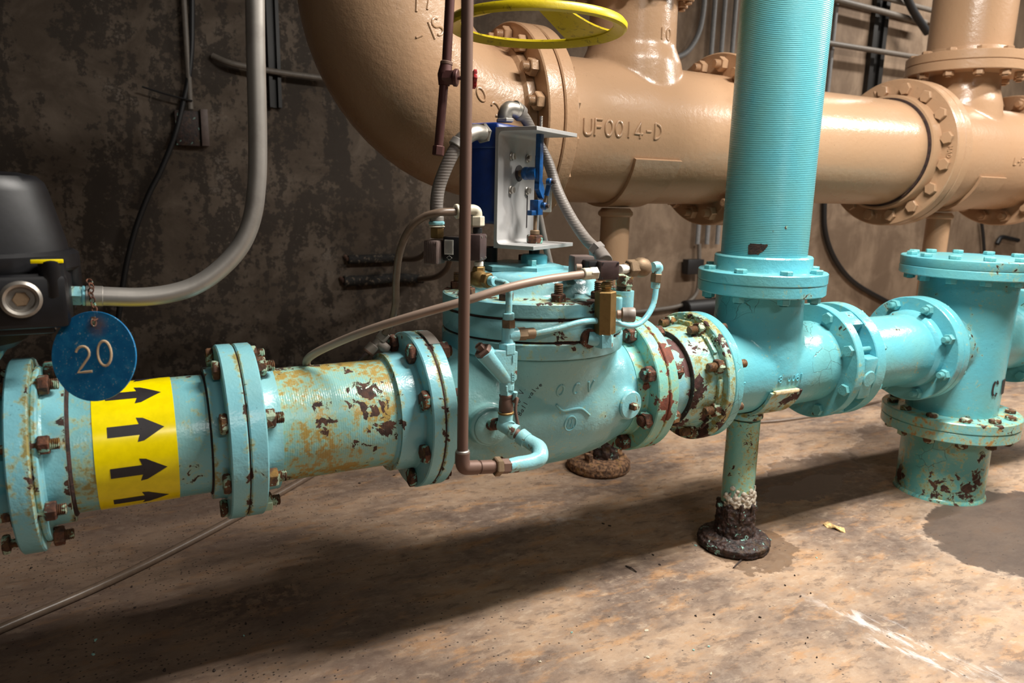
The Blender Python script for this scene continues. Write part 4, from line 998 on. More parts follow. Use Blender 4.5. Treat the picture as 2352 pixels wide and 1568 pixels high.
MB().box(g(1040, 566, .015)-SB*.0225, (.019, .001, .030), AX).build('label_plate', 'label', t)
b = MB()
for i in range(5): b.box(g(1040, 566, .015)-SB*.0232+SA*(-.0065+i*.003), (.0008, .0006, .025), AX)
b.build('printed_lines', 'black_ink', t)
b = MB(); c_ = g(1041, 590, .015)-SB*.0226
b.tube([c_+SA*.006, c_+Z_*.0045, c_-SA*.006, c_-Z_*.0045, c_+SA*.006], .0004, 5, 0); b.build('printed_diamond', 'label', t)
for dx in (-.014, .014):
    for dz in (-.022, .022):
        MB().cyl(g(1092, 567)+SA*.018+SB*dx+Z_*dz, g(1092, 567)+SA*.0195+SB*dx+Z_*dz, .0022, 10).build('screw', 'steel', t)
sleeve(t, g(1100, 600), g(1100, 612), .0095, 'white_tape', 'thread_tape')
sleeve(t, g(1100, 612), g(1100, 628), .0130, 'brass', 'brass_neck', True)
MB().lathe(g(1094, 640), (g(1142, 647, -.06)-g(1094, 640)).normalized(), [(.014, -.012), (.0175, -.006), (.0185, .012), (.016, .024), (.013, .028)], 28).build('brass_elbow', 'brass', t)
dd = (g(1142, 647, -.06)-g(1094, 640)).normalized()
sleeve(t, g(1094, 640)+dd*.026, g(1094, 640)+dd*.042, .0165, 'brass', 'hex_nut', True); sleeve(t, g(1094, 640)+dd*.042, g(1094, 640)+dd*.056, .0105, 'teal_tube', 'threaded_end')
sleeve(t, g(1097, 536), g(1097, 522), .0098, 'black_rubber', 'neck')
sleeve(t, g(1097, 537), g(1097, 531), .0088, 'white_tape', 'thread_tape')
# white elbow + brown tubing
t = thing('plastic_elbow', g(1097, 520), 'cream plastic push-in elbow behind the copper pipe', 'fitting')
sleeve(t, g(1096, 519), g(1096, 496), .0155, 'white_plastic', 'hex_base', True, .5)
MB().tube([g(1096, 498), g(1095, 487), g(1088, 482), g(1074, 482), g(1052, 485)], .0108, 20, 4).build('bend', 'white_plastic', t)
sleeve(t, g(1054, 485), g(1046, 486), .0150, 'white_plastic', 'collar')
tubing('plastic_tube', [g(1050, 486), g(1010, 488), g(970, 500, .02), g(938, 530, .04), g(918, 580, .06), g(910, 640, .08), g(908, 700, .10), g(898, 740, .12), g(884, 766, .13)], .0078, 'tube_brown', 'brown plastic tube looping down from the cream elbow', 'tube')
t = thing('push_fitting', pt(865, 800, Y=1.53), 'grey push-in Y connector above the rusty ribbed pipe', 'fitting')
h = lambda u, v: pt(u, v, Y=1.53)
sleeve(t, h(886, 764), h(872, 782), .0125, 'grey_fitting', 'socket'); sleeve(t, h(878, 774), h(852, 804), .0098, 'grey_fitting', 'body')
sleeve(t, h(860, 792), h(845, 809), .0130, 'grey_fitting', 'socket'); sleeve(t, h(866, 786), h(890, 804), .0115, 'grey_fitting', 'side_socket')
sleeve(t, h(848, 806), h(844, 811), .0136, 'copper_dark', 'ring')
tubing('plastic_tube', [h(850, 804), h(835, 822), pt(810, 845, Y=1.56), pt(790, 880, Y=1.63)], .0068, 'tube_purple', 'short brown tube leaving the grey Y connector behind the pipe', 'tube')

# right solenoid
t = thing('solenoid_valve', pt(1390, 660, Y=1.25), 'dark brown square solenoid valve on a long brass body, right of the bracket', 'solenoid valve')
e1 = V((.85, .53, 0)).normalized(); e2 = V((-.53, .85, 0)).normalized(); BXA = (e1, e2, Z_)
fc = pt(1401, 622, Y=1.235)
an = radians(-14); f1 = V((VR.x*cos(an)-VR.y*sin(an), VR.x*sin(an)+VR.y*cos(an), 0)) * 1; 
an = radians(14); f1 = V((VR.x*cos(an)-VR.y*sin(an), VR.x*sin(an)+VR.y*cos(an), 0)); f2 = V((-f1.y, f1.x, 0)); FX = (f1, f2, Z_)
MB().box(fc+f2*.012, (.041, .024, .038), FX, .002).build('coil_housing', 'brown_box', t)
MB().box(fc+f2*.045-f1*.014, (.050, .044, .036), FX, .003).build('coil_body', 'black_plastic', t)
MB().box(fc+f2*.082-f1*.034, (.046, .040, .050), FX, .004).build('coil_cap', 'fin_box', t)
for dx in (-.0165, .0165):
    for dz in (-.0155, .0155): MB().cyl(fc+f1*dx+Z_*dz, fc+f1*dx+Z_*dz-f2*.0012, .0021, 10).build('screw', 'black_ink', t)
q = pt(1323, 614, Y=1.275); sleeve(t, q, q+VR*.012, .0075, 'copper', 'screw_plug')
z9 = lambda u, v, Y=1.25: pt(u, v, Y=Y)
sleeve(t, z9(1392, 648), z9(1392, 668), .0100, 'brass', 'neck'); sleeve(t, z9(1392, 652), z9(1392, 660), .0135, 'brass', 'neck_nut', True)
MB().hexa(z9(1391, 668), z9(1389, 766), .0225, .62, .10).build('brass_body', 'brass', t, label='long brass hexagon body')
b = MB(); strokes('IIIIII', .006, lambda u, v: z9(1402, 735)+Z_*u-VF*.0222-VR*v, .0006, 1.3, 6, b); b.build('cast_marks', 'brass', t)
q = z9(1418, 722); sleeve(t, q-VR*.002, q+VR*.010, .0095, 'copper', 'side_stub')
MB().lathe(q+VR*.008, VR, [(.012, 0), (.0155, .002), (.0155, .012), (.0160, .013), (.0160, .026), (.0145, .029)], 32).build('regulator_knob', 'grey_fitting', t)
MB().hexa(z9(1388, 764), z9(1388, 797), .0205, .3, .08).build('lower_elbow', 'teal_tube', t)
MB().tube([z9(1388, 782), pt(1352, 776, Y=1.268)], .0150, 24, 0).build('lower_neck', 'teal_tube', t)
MB().tube([pt(1356, 777, Y=1.262), pt(1342, 774, Y=1.285)], .0205, 24, 0).build('port_ring', 'rust_bolt', t)
sleeve(t, pt(1370, 627, Y=1.235), pt(1352, 628, Y=1.235), .0135, 'white_plastic', 'tube_nut', True); sleeve(t, pt(1358, 628, Y=1.235), pt(1338, 629, Y=1.235), .0120, 'white_plastic', 'tube_socket')
# check valve to the right
y8 = lambda u, v: pt(u, v, Y=1.27)
sleeve(t, pt(1422, 618, Y=1.255), y8(1441, 617), .0095, 'white_tape', 'thread_tape'); sleeve(t, y8(1432, 617), y8(1440, 617), .0125, 'brass_dull', 'nipple_nut', True)
t = thing('check_valve', y8(1480, 630), 'dull bronze check valve right of the dark brown solenoid', 'valve')
sleeve(t, y8(1441, 616), y8(1462, 615), .0190, 'brass_dull', 'hex_end', True)
MB().lathe(y8(1456, 615), (y8(1506, 612)-y8(1456, 615)).normalized(), [(.014, 0), (.0185, .005), (.0215, .014), (.0215, .022), (.0185, .032), (.014, .037)], 32).build('body', 'brass_dull', t)
MB().tube([y8(1500, 613), y8(1510, 612), y8(1511, 620), y8(1508, 630)], [.0105, .0115, .0112, .0105], 20, 4).build('elbow', 'teal_tube', t)
sleeve(t, y8(1508, 628), y8(1506, 648), .0132, 'brass_dull', 'nut', True); sleeve(t, y8(1506, 646), y8(1505, 662), .0100, 'teal_tube', 'nut_sleeve')
# long plastic tube
tubing('plastic_tube', [pt(1345, 629, Y=1.235), pt(1250, 642, Y=1.225), pt(1160, 662, Y=1.225), pt(1068, 691, Y=1.24), pt(960, 722, Y=1.28), pt(860, 753, Y=1.34), pt(780, 784, Y=1.41), pt(722, 812, Y=1.46), pt(704, 832, Y=1.50), pt(716, 856, Y=1.56), pt(760, 920, Y=1.66)], .0082, 'copper', 'long copper-coloured tube sweeping left from the right solenoid valve', 'tube')

# ------------------------------------------------------------------ bracket, blue switch box, linkage
bc = V((VX, YT, 0)); zb0, zb1 = .899, 1.159
t = thing('mounting_bracket', (VX, YT, zb0), 'bare aluminium channel bracket standing on the valve stem', 'bracket')
b = MB(); W, D, T = .098, .051, .0085
o_ = bc+e2*D-e1*W
ri = .010
prof = [(0, 0), (2*D, 0), (2*D, T), (T+ri, T)]+[(T+ri-ri*sin(radians(a)), T+ri-ri*cos(radians(a))) for a in (30, 60, 90)]
H_ = zb1-zb0
prof = prof+[(x, H_-y) for x, y in reversed(prof)]
b.prism(prof, V((o_.x, o_.y, zb0)), -e2, Z_, e1, 2*W)
o = b.build('channel', 'alu', t, bevel=.0006)
def web(s, z, d=0.): return bc+e2*(D-T-.0005-d)+e1*s+Z_*z
def webp(u, v):
    """point on the front of the web under a pixel"""
    n = e2; p0 = bc+e2*(D-T); d = CF+CR*((u-1176)/FPX)-CU*((v-784)/FPX); k_ = (p0-CAM).dot(n)/d.dot(n); return CAM+d*k_
for u, v in ((1175, 359), (1212, 364), (1173, 436), (1210, 438)):
    q = webp(u, v); sleeve(t, q, q-e2*.003, .0095, 'steel', 'washer'); sleeve(t, q-e2*.003, q-e2*.009, .0078, 'steel', 'bolt', True)
q = webp(1192, 398); MB().lathe(q, -e2, [(.014, 0), (.0185, .0008), (.0185, .0012), (.012, .0016)], 32).build('shaft_hole', 'black_ink', t)
q = webp(1210, 486); MB().box(q-e2*.0004, (.0035, .0012, .075), BXA).build('slot', 'black_ink', t)
MB().hexa((VX, YT, zb0+T), (VX, YT, zb0+T+.019), .0195, .2).build('clamp_nut', 'rust_bolt', t, label='brown rusty clamping nut')
sleeve(t, (VX, YT, zb0+T+.019), (VX, YT, zb0+T+.030), .0110, 'brass_dull', 'stem_bush')
MB().cyl((VX, YT, zb0+T), (VX, YT, zb1-.055), .0042, 14).build('stem_rod', 'brass_dull', t)
q = pt(1243, 285, Y=1.47); q.z = zb1; MB().thread(q, q+Z_*.030, .0034, 9, 12).build('top_stud', 'steel', t)
t = thing('switch_box', tuple(bc+e2*.09+Z_*.93), 'deep blue limit switch box bolted behind the aluminium bracket', 'switch box')
cb = bc+e2*(D+.0425)-e1*.012
MB().box(cb+Z_*1.035, (.150, .082, .170), BXA, .010).build('housing', 'blue_box', t)
MB().box(cb+Z_*1.142, (.156, .084, .058), BXA, .009).build('cover', 'blue_box', t)
q = pt(1253, 455, Y=1.55); MB().box(q, (.030, .006, .066), (VR, VF, Z_), .002).build('label_plate', 'label', t, label='pale label plate with small print')
b = MB()
for i in range(4): b.box(q-VF*.0034+VR*(-.010+i*.005), (.0012, .0006, .05), (VR, VF, Z_))
b.build('printed_lines', 'black_ink', t)
t = thing('lever_linkage', tuple(webp(1232, 398)), 'blue painted lever arm and link rod on the front of the bracket', 'lever')
q = webp(1192, 398); MB().cyl(q, q-e2*.018, .0075, 16).build('shaft', 'brass_dull', t)
MB().lathe(q-e2*.012, -e2, [(.0125, 0), (.0145, .003), (.0145, .010), (.013, .013), (.0145, .016), (.0145, .036)], 28).build('hub', 'blue_lever', t)
c_ = q-e2*.052
e_up = Z_
MB().box(c_+Z_*.031, (.016, .012, .110), BXA, .001).build('lever_arm', 'blue_lever', t)
MB().prism([(-.008, 0), (.008, 0), (.026, -.032), (.018, -.040), (.008, -.034), (-.008, -.016)], c_-Z_*.018+e2*.006, e1, Z_, -e2, .012).build('crank', 'blue_lever', t)
l0 = pt(1262, 418, Y=1.40); l1 = pt(1249, 473, Y=1.41)
for l in (l0, l1):
    MB().lathe(l+e2*.006, -e2, [(.006, 0), (.0085, .002), (.0085, .010), (.006, .012)], 20).build('rod_end', 'blue_lever', t); sleeve(t, l-e2*.004, l-e2*.013, .0045, 'rust_black', 'pin')
MB().cyl(l0, l0*.45+l1*.55, .0055, 14).build('link_rod', 'blue_lever', t); MB().cyl(l0*.5+l1*.5, l1, .0035, 12).build('link_thread', 'brass_dull', t)
MB().box((VX, YT-.004, zb0+.090), (.024, .022, .034), BXA, .0015).build('clamp_block', 'blue_lever', t); MB().box(V((VX, YT, zb0+.078))-e1*.020-e2*.004, (.030, .012, .011), BXA, .001).build('pointer', 'blue_lever', t)

# conduit elbows and flexible conduits
def flex(pts, r, label):
    t = tubing('flexible_conduit', pts, r, 'flex', label, 'conduit', sm=14, seg=24); return t
def mk_flex():
    k = NT('flex'); p = k.pos()
    wv = k.n('ShaderNodeTexWave', _wave_type='BANDS', _bands_direction='Z'); k.set(wv.inputs['Vector'], p); wv.inputs['Scale'].default_value = .31416/.0058; wv.inputs['Distortion'].default_value = .4
    n = k.noise(p, 30, 4, .6)
    return k.done(k.mix(n, (.125, .108, .095), (.20, .175, .155)), .5, 0, k.bump(wv.outputs['Fac'], .35, .0012))
M['flex'] = mk_flex()
t = thing('conduit_elbow', pt(1165, 262, Y=1.56), 'cast metal conduit elbow on top of the blue switch box', 'fitting')
u7 = lambda u, v, Y=1.545: pt(u, v, Y=Y)
sleeve(t, u7(1160, 281), u7(1160, 272), .0210, 'galv', 'lock_nut', True); MB().tube([u7(1160, 276), u7(1160, 262), u7(1168, 250), u7(1184, 252, 1.55)], .0170, 24, 5).build('elbow', 'steel', t)
sleeve(t, u7(1180, 249, 1.55), u7(1188, 254, 1.555), .0195, 'steel', 'ring'); sleeve(t, u7(1190, 255, 1.555), u7(1197, 262, 1.56), .0190, 'grey_conduit', 'ring')
flex([u7(1192, 258, 1.556), u7(1208, 275, 1.57), u7(1230, 318, 1.575), u7(1258, 370, 1.56), u7(1282, 440, 1.52), u7(1312, 500, 1.46), u7(1345, 548, 1.40), u7(1368, 570, 1.36)], .0125, 'grey flexible conduit curving right of the bracket to the dark brown solenoid')
t = thing('conduit_connector', u7(1378, 580, 1.34), 'grey hexagonal conduit connector on the dark brown solenoid', 'fitting')
d7 = (u7(1380, 590, 1.335)-u7(1365, 568, 1.355)).normalized()
sleeve(t, u7(1365, 568, 1.355), u7(1377, 580, 1.34), .0195, 'grey_conduit', 'hex_nut', True); sleeve(t, u7(1377, 580, 1.34), u7(1391, 600, 1.305), .0160, 'grey_conduit', 'threaded_base')
t = thing('conduit_elbow', pt(1098, 305, Y=1.45), 'cast metal conduit elbow on the left face of the blue switch box', 'fitting')
u6 = lambda u, v, Y=1.43: pt(u, v, Y=Y)
sleeve(t, u6(1112, 306, 1.455), u6(1106, 306, 1.45), .0215, 'steel', 'lock_nut', True); MB().tube([u6(1108, 306, 1.45), u6(1090, 304, 1.43), u6(1068, 316, 1.42), u6(1054, 330, 1.42)], .0165, 24, 5).build('elbow', 'steel', t)
sleeve(t, u6(1058, 326, 1.42), u6(1048, 340, 1.42), .0190, 'galv', 'ring')
flex([u6(1056, 328, 1.42), u6(1040, 352, 1.42), u6(1022, 390, 1.425), u6(1008, 430, 1.43), u6(1003, 465, 1.43), u6(1003, 492, 1.43)], .0135, 'grey flexible conduit curving left of the copper pipe down to the ribbed solenoid')
t = thing('conduit_connector', u6(1003, 545, 1.43), 'weathered metal conduit connector above the ribbed solenoid', 'fitting')
sleeve(t, u6(1003, 490), u6(1003, 484), .0190, 'galv', 'ferrule'); sleeve(t, u6(1003, 508), u6(1003, 496), .0150, 'galv', 'sleeve'); sleeve(t, u6(1003, 516), u6(1003, 508), .0165, 'teal_tube', 'ring'); sleeve(t, u6(1003, 522), u6(1003, 518), .0170, 'white_plastic', 'washer')
sleeve(t, u6(1004, 547), u6(1004, 522), .0150, 'brass', 'hex_nut', True)
tubing('flexible_conduit', [u7(1234, 470, 1.60), u7(1248, 540, 1.60), u7(1262, 600, 1.60), u7(1268, 625, 1.60)], .0085, 'grey_conduit', 'thin grey conduit dropping behind the aluminium bracket', 'conduit')

# drain pipe with red handle
t = thing('drain_pipe', pt(1005, 356, Y=1.38), 'dark brown drain pipe with a small gate valve and red handle', 'pipe')
d_ = lambda u, v, Y=1.38: pt(u, v, Y=Y)
MB().tube([d_(1036, -50), d_(1026, 140)], .0092, 22, 0).build('upper_pipe', 'copper_drain', t); MB().tube([d_(1020, 190), d_(1007, 342)], .0088, 22, 0).build('lower_pipe', 'copper_drain', t)
sleeve(t, d_(1008, 335), d_(1006, 357), .0118, 'copper_drain', 'end_cap', True); sleeve(t, d_(1026, 141), d_(1025, 150), .0122, 'copper_dark', 'ring')
MB().tube([d_(1025, 146), d_(1022, 172), d_(1020, 196)], [.0110, .0145, .0110], 22, 5).build('valve_body', 'copper_drain', t)
sleeve(t, d_(1018, 177), d_(1044, 178, 1.365), .0150, 'copper_drain', 'valve_bonnet', True); sleeve(t, d_(1042, 178, 1.365), d_(1052, 179, 1.36), .0165, 'copper_drain', 'packing_nut')
MB().tube([d_(1050, 179, 1.36), d_(1090, 181, 1.34)], .0038, 12, 0).build('stem', 'copper_drain', t)
b = MB(); c_ = d_(1090, 182, 1.34); hx = (d_(1090, 181, 1.34)-d_(1050, 179, 1.36)).normalized(); hx = (hx+V((.35, .2, 0))).normalized()
fx, fy, fa = frame(hx); vs = [c_+(fx*cos(2*pi*i/48)+fy*sin(2*pi*i/48))*(.0165+.0028*cos(6*2*pi*i/48))+fa*s_ for s_ in (-.0035, .0035) for i in range(48)]
b.add(vs, [tuple(range(47, -1, -1)), tuple(range(48, 96))]+[(i, (i+1) % 48, 48+(i+1) % 48, 48+i) for i in range(48)]); b.build('red_handle', 'red', t, label='small scalloped red handle', bevel=.0012)

# yellow handwheel
hc = pt(1233, 66, Y=1.52); RW = .196
t = thing('handwheel', hc, 'large yellow valve handwheel with worn greasy underside', 'handwheel')
b = MB()
b.lathe(hc, Z_, [(RW-.026, .005), (RW-.012, -.004), (RW-.002, -.007), (RW+.004, -.003), (RW+.005, .007), (RW-.001, .014), (RW-.012, .013), (RW-.026, .009), (RW-.026, .005)], 96, False)
b.build('rim', 'wheel', t, 50)
hz = .060
def spoke(a_mid, wi, wo):
    b = MB(); vs = []; fs = []; n = 10; m_ = 8
    for lay in (0, .004):
        for i in range(n+1):
            f = i/n; r_ = .022+(RW-.030)*f; z = hz*(1-f)**1.6*1.0+.006
            for j in range(m_+1):
                wdt = wi*(1-f)+wo*f**1.5*1.0+.01; a = radians(a_mid)+(j/m_-.5)*wdt/max(r_, .02)
                vs.append(hc+V((r_*cos(a), r_*sin(a), z+lay)))
    k_ = (n+1)*(m_+1)
    for i in range(n):
        for j in range(m_):
            q0 = i*(m_+1)+j; fs.append((q0, q0+m_+1, q0+m_+2, q0+1)); fs.append((k_+q0, k_+q0+1, k_+q0+m_+2, k_+q0+m_+1))
    for i in range(n):
        for j in (0, m_):
            q0 = i*(m_+1)+j; fs.append((q0, q0+m_+1, k_+q0+m_+1, k_+q0))
    b.add(vs, fs).build('spoke', 'wheel', t, 50)
for a in (11, 191): spoke(a, .075, .150)
MB().lathe(hc, Z_, [(.016, hz-.010), (.030, hz-.004), (.030, hz+.020), (.020, hz+.030)], 32).build('hub', 'wheel', t)
MB().cyl(hc+Z_*(hz+.02), hc+Z_*(hz+.5), .0155, 24).build('stem', 'wheel', t)

# ------------------------------------------------------------------ left conduit, chain and number tag
t = thing('metal_conduit', pt(590, 100, Y=1.46), 'thick grey metal conduit bending down to the black actuator', 'conduit')
c6 = lambda u, v: pt(u, v, Y=1.46)
MB().tube([c6(585, -60), c6(587, 100), c6(590, 220), c6(592, 330), c6(590, 420), c6(579, 500), c6(552, 565), c6(505, 618), c6(450, 655), c6(390, 674), c6(320, 682), c6(232, 680)], .0168, 28, 8).build('pipe', 'galv', t)
sleeve(t, c6(238, 680), c6(196, 679), .0178, 'galv', 'compression_nut'); sleeve(t, c6(196, 679), c6(188, 679), .0175, 'teal_tube', 'ring')
sleeve(t, c6(189, 679), c6(154, 678), .0185, 'teal_patchy', 'hex_nut', True, .1); sleeve(t, c6(156, 678), c6(140, 678), .0125, 'galv', 'nipple')
t = thing('tag_chain', pt(214, 700, Y=1.44), 'short rusty link chain looped over the conduit nut', 'chain')
def link(a, b_, tw):
    a = V(a); b_ = V(b_); d = (b_-a); L = d.length; d.normalize(); s_ = (VR*cos(tw)+VF*sin(tw)); s_ = (s_-d*s_.dot(d)).normalized()
    P = [a+d*(L*.5-L*.62*cos(2*pi*i/12))+s_*(.0042*sin(2*pi*i/12)) for i in range(13)]
    MB().tube(P, .0013, 6, 0).build('link', 'rust_bolt', t)
cp = [pt(203, 642, Y=1.462), pt(208, 651, Y=1.442), pt(212, 662, Y=1.436), pt(206, 672, Y=1.436), pt(212, 683, Y=1.436), pt(213, 694, Y=1.436), pt(216, 705, Y=1.434), pt(218, 716, Y=1.43), pt(221, 726, Y=1.38), pt(216, 735, Y=1.335), pt(214, 747, Y=1.325)]
for i, (a, c_) in enumerate(zip(cp, cp[1:])): link(a, c_, (i % 2)*1.4)
t = thing('number_tag', pt(216, 818, Y=1.37), 'round blue tag engraved 20 hanging on the rusty chain', 'tag')
tc = pt(216, 818, Y=1.345); n_ = -(V((CF.x, CF.y, CF.z))); n_ = (n_+V((-.12, 0, 0))).normalized(); tx = V((0, 0, 1)).cross(n_).normalized(); ty = n_.cross(tx)
ro = radians(8); tx, ty = tx*cos(ro)+ty*sin(ro), ty*cos(ro)-tx*sin(ro)
RT = .0735; b = MB(); ring_ = [(RT*cos(2*pi*i/72), RT*sin(2*pi*i/72)) for i in range(72)]
b.prism(ring_, tc-n_*.0016, tx, ty, n_, .0032); b.build('disc', 'tag', t, bevel=.0006)
tm = lambda u, v: tc+tx*u+ty*v+n_*.0014
b = MB(); strokes('2', .042, lambda u, v: tm(u-.032, v-.024), .0023, mb=b); b.build('digit', 'tag_engrave', t)
b = MB(); strokes('0', .042, lambda u, v: tm(u+.006, v-.018), .0023, mb=b); b.build('digit', 'tag_engrave', t)
MB().box(tm(.007, .058), (.008, .012, .004), (tx, ty, n_), .001).build('hook', 'rust_bolt_mix', t)

# ------------------------------------------------------------------ things on the back wall
wp_ = lambda u, v, Y=3.86: pt(u, v, Y=Y)
tubing('black_cable', [wp_(441, -40), wp_(441, 40), wp_(440, 110), wp_(433, 180), wp_(420, 240), wp_(402, 310), wp_(370, 390), wp_(340, 450), wp_(310, 530), wp_(288, 620), wp_(272, 730), wp_(266, 800)], .0125, 'black_rubber', 'black cable hanging down the dark wall left of the grey conduit', 'cable')
tubing('cable_tie', [wp_(326, 199, 3.84), wp_(380, 216, 3.84), wp_(442, 232, 3.84)], .0045, 'black_rubber', 'loose black cable tie tail on the wall cable', 'cable tie', sm=0, seg=6)
t = thing('wall_box', wp_(435, 335), 'open rusty junction box on the dark wall', 'junction box')
a = wp_(400, 252); c_ = wp_(460, 336); MB().box(((a.x+c_.x)/2, 3.88, (a.z+c_.z)/2), (c_.x-a.x, .05, a.z-c_.z), None, .003).build('housing', 'rust_black', t)
a = wp_(459, 250); c_ = wp_(481, 336); MB().box(((a.x+c_.x)/2, 3.87, (a.z+c_.z)/2), (c_.x-a.x, .05, a.z-c_.z), None, .002).build('side_plate', 'fin_box', t)
M['conduit_wall'] = plain('conduit_wall', (.14, .12, .10), .5, 0, .1)
M['strut_black'] = plain('strut_black', (.012, .011, .010), .5)
def vert(u, z_hi, z_lo_px, r, label, mat='conduit_wall'):
    top = wp_(u, 60); zb = wp_(u, z_lo_px).z
    return tubing('wall_conduit', [(top.x, 3.86, z_hi), (top.x, 3.86, zb)], r, mat, label, 'conduit', sm=0)
vert(426, 2.6, 250, .013, 'thin grey conduit running down to the open junction box')
tubing('wall_conduit', [wp_(488, 128, 3.88), wp_(520, 142, 3.85), wp_(560, 152, 3.84), wp_(640, 166, 3.84), wp_(760, 182, 3.84)], .014, 'conduit_wall', 'grey conduit bending out of the wall behind the beige elbow', 'conduit')
def strut(u0, u1, zt, vb, label):
    a = wp_(u0, 60); c_ = wp_(u1, 60); zb = wp_((u0+u1)/2, vb).z; x0, x1 = a.x, c_.x; w_ = x1-x0
    b = MB(); b.prism([(0, 0), (w_, 0), (w_, -.04), (w_*.72, -.04), (w_*.72, -.012), (w_*.28, -.012), (w_*.28, -.04), (0, -.04)], (x0, 3.899, zb), X_, Y_, Z_, zt-zb)
    return tag(b.build('strut_channel', 'strut_black'), label, 'strut')
strut(613, 641, 2.6, 246, 'black metal strut channel on the wall behind the grey conduit')
strut(2008, 2040, 3.3, 470, 'black metal strut channel on the wall right of the riser')
M['conduit_steel'] = plain('conduit_steel', (.20, .20, .20), .45, 0, .08)
tubing('wall_conduit', [wp_(1620, -60), wp_(1616, 20), wp_(1605, 75), wp_(1582, 115), wp_(1552, 132), wp_(1500, 140)], .0165, 'conduit_steel', 'blue-grey conduit curving left behind the beige branch', 'conduit')
for u, lb in ((1638, 'first straight grey conduit right of the curved one'), (1661, 'second straight grey conduit from the curved one'), (1686, 'third straight grey conduit, beside the riser')):
    vert(u, 3.3, 560, .0155, lb, 'conduit_steel')
vert(1916, 3.3, 330, .016, 'grey conduit on the wall just right of the riser', 'conduit_steel')
for (a, c_, r_, lb) in (((1890, 97), (2120, 134), .019, 'lower horizontal grey conduit crossing the black strut'), ((1900, -6), (2125, 52), .021, 'upper horizontal grey conduit crossing the black strut'), ((1960, -24), (2200, 40), .018, 'topmost horizontal grey conduit near the wide beige pipe')):
    tubing('wall_conduit', [wp_(*a, 3.80), wp_(*c_, 3.80)], r_, 'conduit_wall', lb, 'conduit', sm=0)
tubing('black_cable', [wp_(2070, -40, 3.74), wp_(2095, 20, 3.74), wp_(2130, 75, 3.74)], .028, 'black_rubber', 'black slanting cable left of the wide beige pipe', 'cable')
tubing('black_cable', [wp_(1897, 420, 3.875), wp_(1893, 480, 3.875), wp_(1895, 530, 3.875), wp_(1910, 580, 3.875), wp_(1938, 625, 3.875), wp_(1975, 658, 3.875), wp_(2040, 694, 3.875), wp_(2110, 730, 3.875)], .0195, 'black_rubber', 'black cable sagging below the beige pipe right of the riser', 'cable')
tubing('black_cable', [wp_(2253, 500), wp_(2258, 540), wp_(2262, 600)], .013, 'black_rubber', 'thin black cable above the blind flange', 'cable')
tubing('black_cable', [wp_(2290, 560), wp_(2300, 545), wp_(2320, 548), wp_(2338, 552)], .020, 'black_rubber', 'small black cable clip on the wall above the blind flange', 'cable')
t = thing('insulated_pipe', pt(1600, 720, Y=3.83), 'black insulated pipe end behind the tee', 'pipe')
MB().cyl(pt(1572, 712, Y=3.83), pt(1680, 702, Y=3.83), .066, 28, None, .006).build('insulation', 'black_rubber', t); sleeve(t, pt(1638, 706, Y=3.83), pt(1690, 701, Y=3.83), .070, 'black_rubber', 'band')
tubing('wall_conduit', [wp_(1400, 722), wp_(1500, 712), wp_(1560, 702), wp_(1592, 684), wp_(1605, 650), wp_(1606, 560)], .014, 'conduit_wall', 'brown-grey conduit running low along the wall behind the bronze check valve', 'conduit')
MB_ = MB().box(wp_(1592, 612, 3.84), (.14, .06, .10), None, .004).build('pipe_clamp', 'black_rubber'); tag(MB_, 'small black clamp on the wall left of the riser flange', 'clamp')
# the two wrapped tubes on the wall
for (pa, pb, ins, lb) in (([(800, 596), (860, 594), (925, 592)], [(915, 594), (955, 594), (978, 580), (992, 552)], .025, 'upper tube wrapped in torn black insulation, left of the ribbed solenoid'), ([(790, 645), (850, 643), (915, 638), (972, 641)], [(960, 641), (1000, 636), (1025, 618), (1034, 596)], .027, 'lower tube wrapped in torn black insulation, above the valve inlet flange')):
    t = thing('wrapped_tube', pt(*pa[0], Y=3.87), lb, 'tube')
    b = MB(); P = [pt(*p, Y=3.87) for p in pa]; b.tube(P, [ins*random.uniform(.75, 1.1) for _ in P], 18, 8); b.build('insulation', M.get('torn') or M.setdefault('torn', rusty('torn_rubber', (.02, .017, .014), (.006, .006, .006), (.13, .10, .07), .25, 0)), t, 60)
    MB().tube([pt(*p, Y=3.87-.25*i) for i, p in enumerate(pb)], [.015, .015, .014, .013], 16, 6).build('bare_tube', 'tube_brown', t)
    MB().tube([pt(pa[0][0]-8, pa[0][1]-8, Y=3.89), pt(*pa[0], Y=3.86)], .010, 12, 0).build('wall_end', 'copper_dark', t)

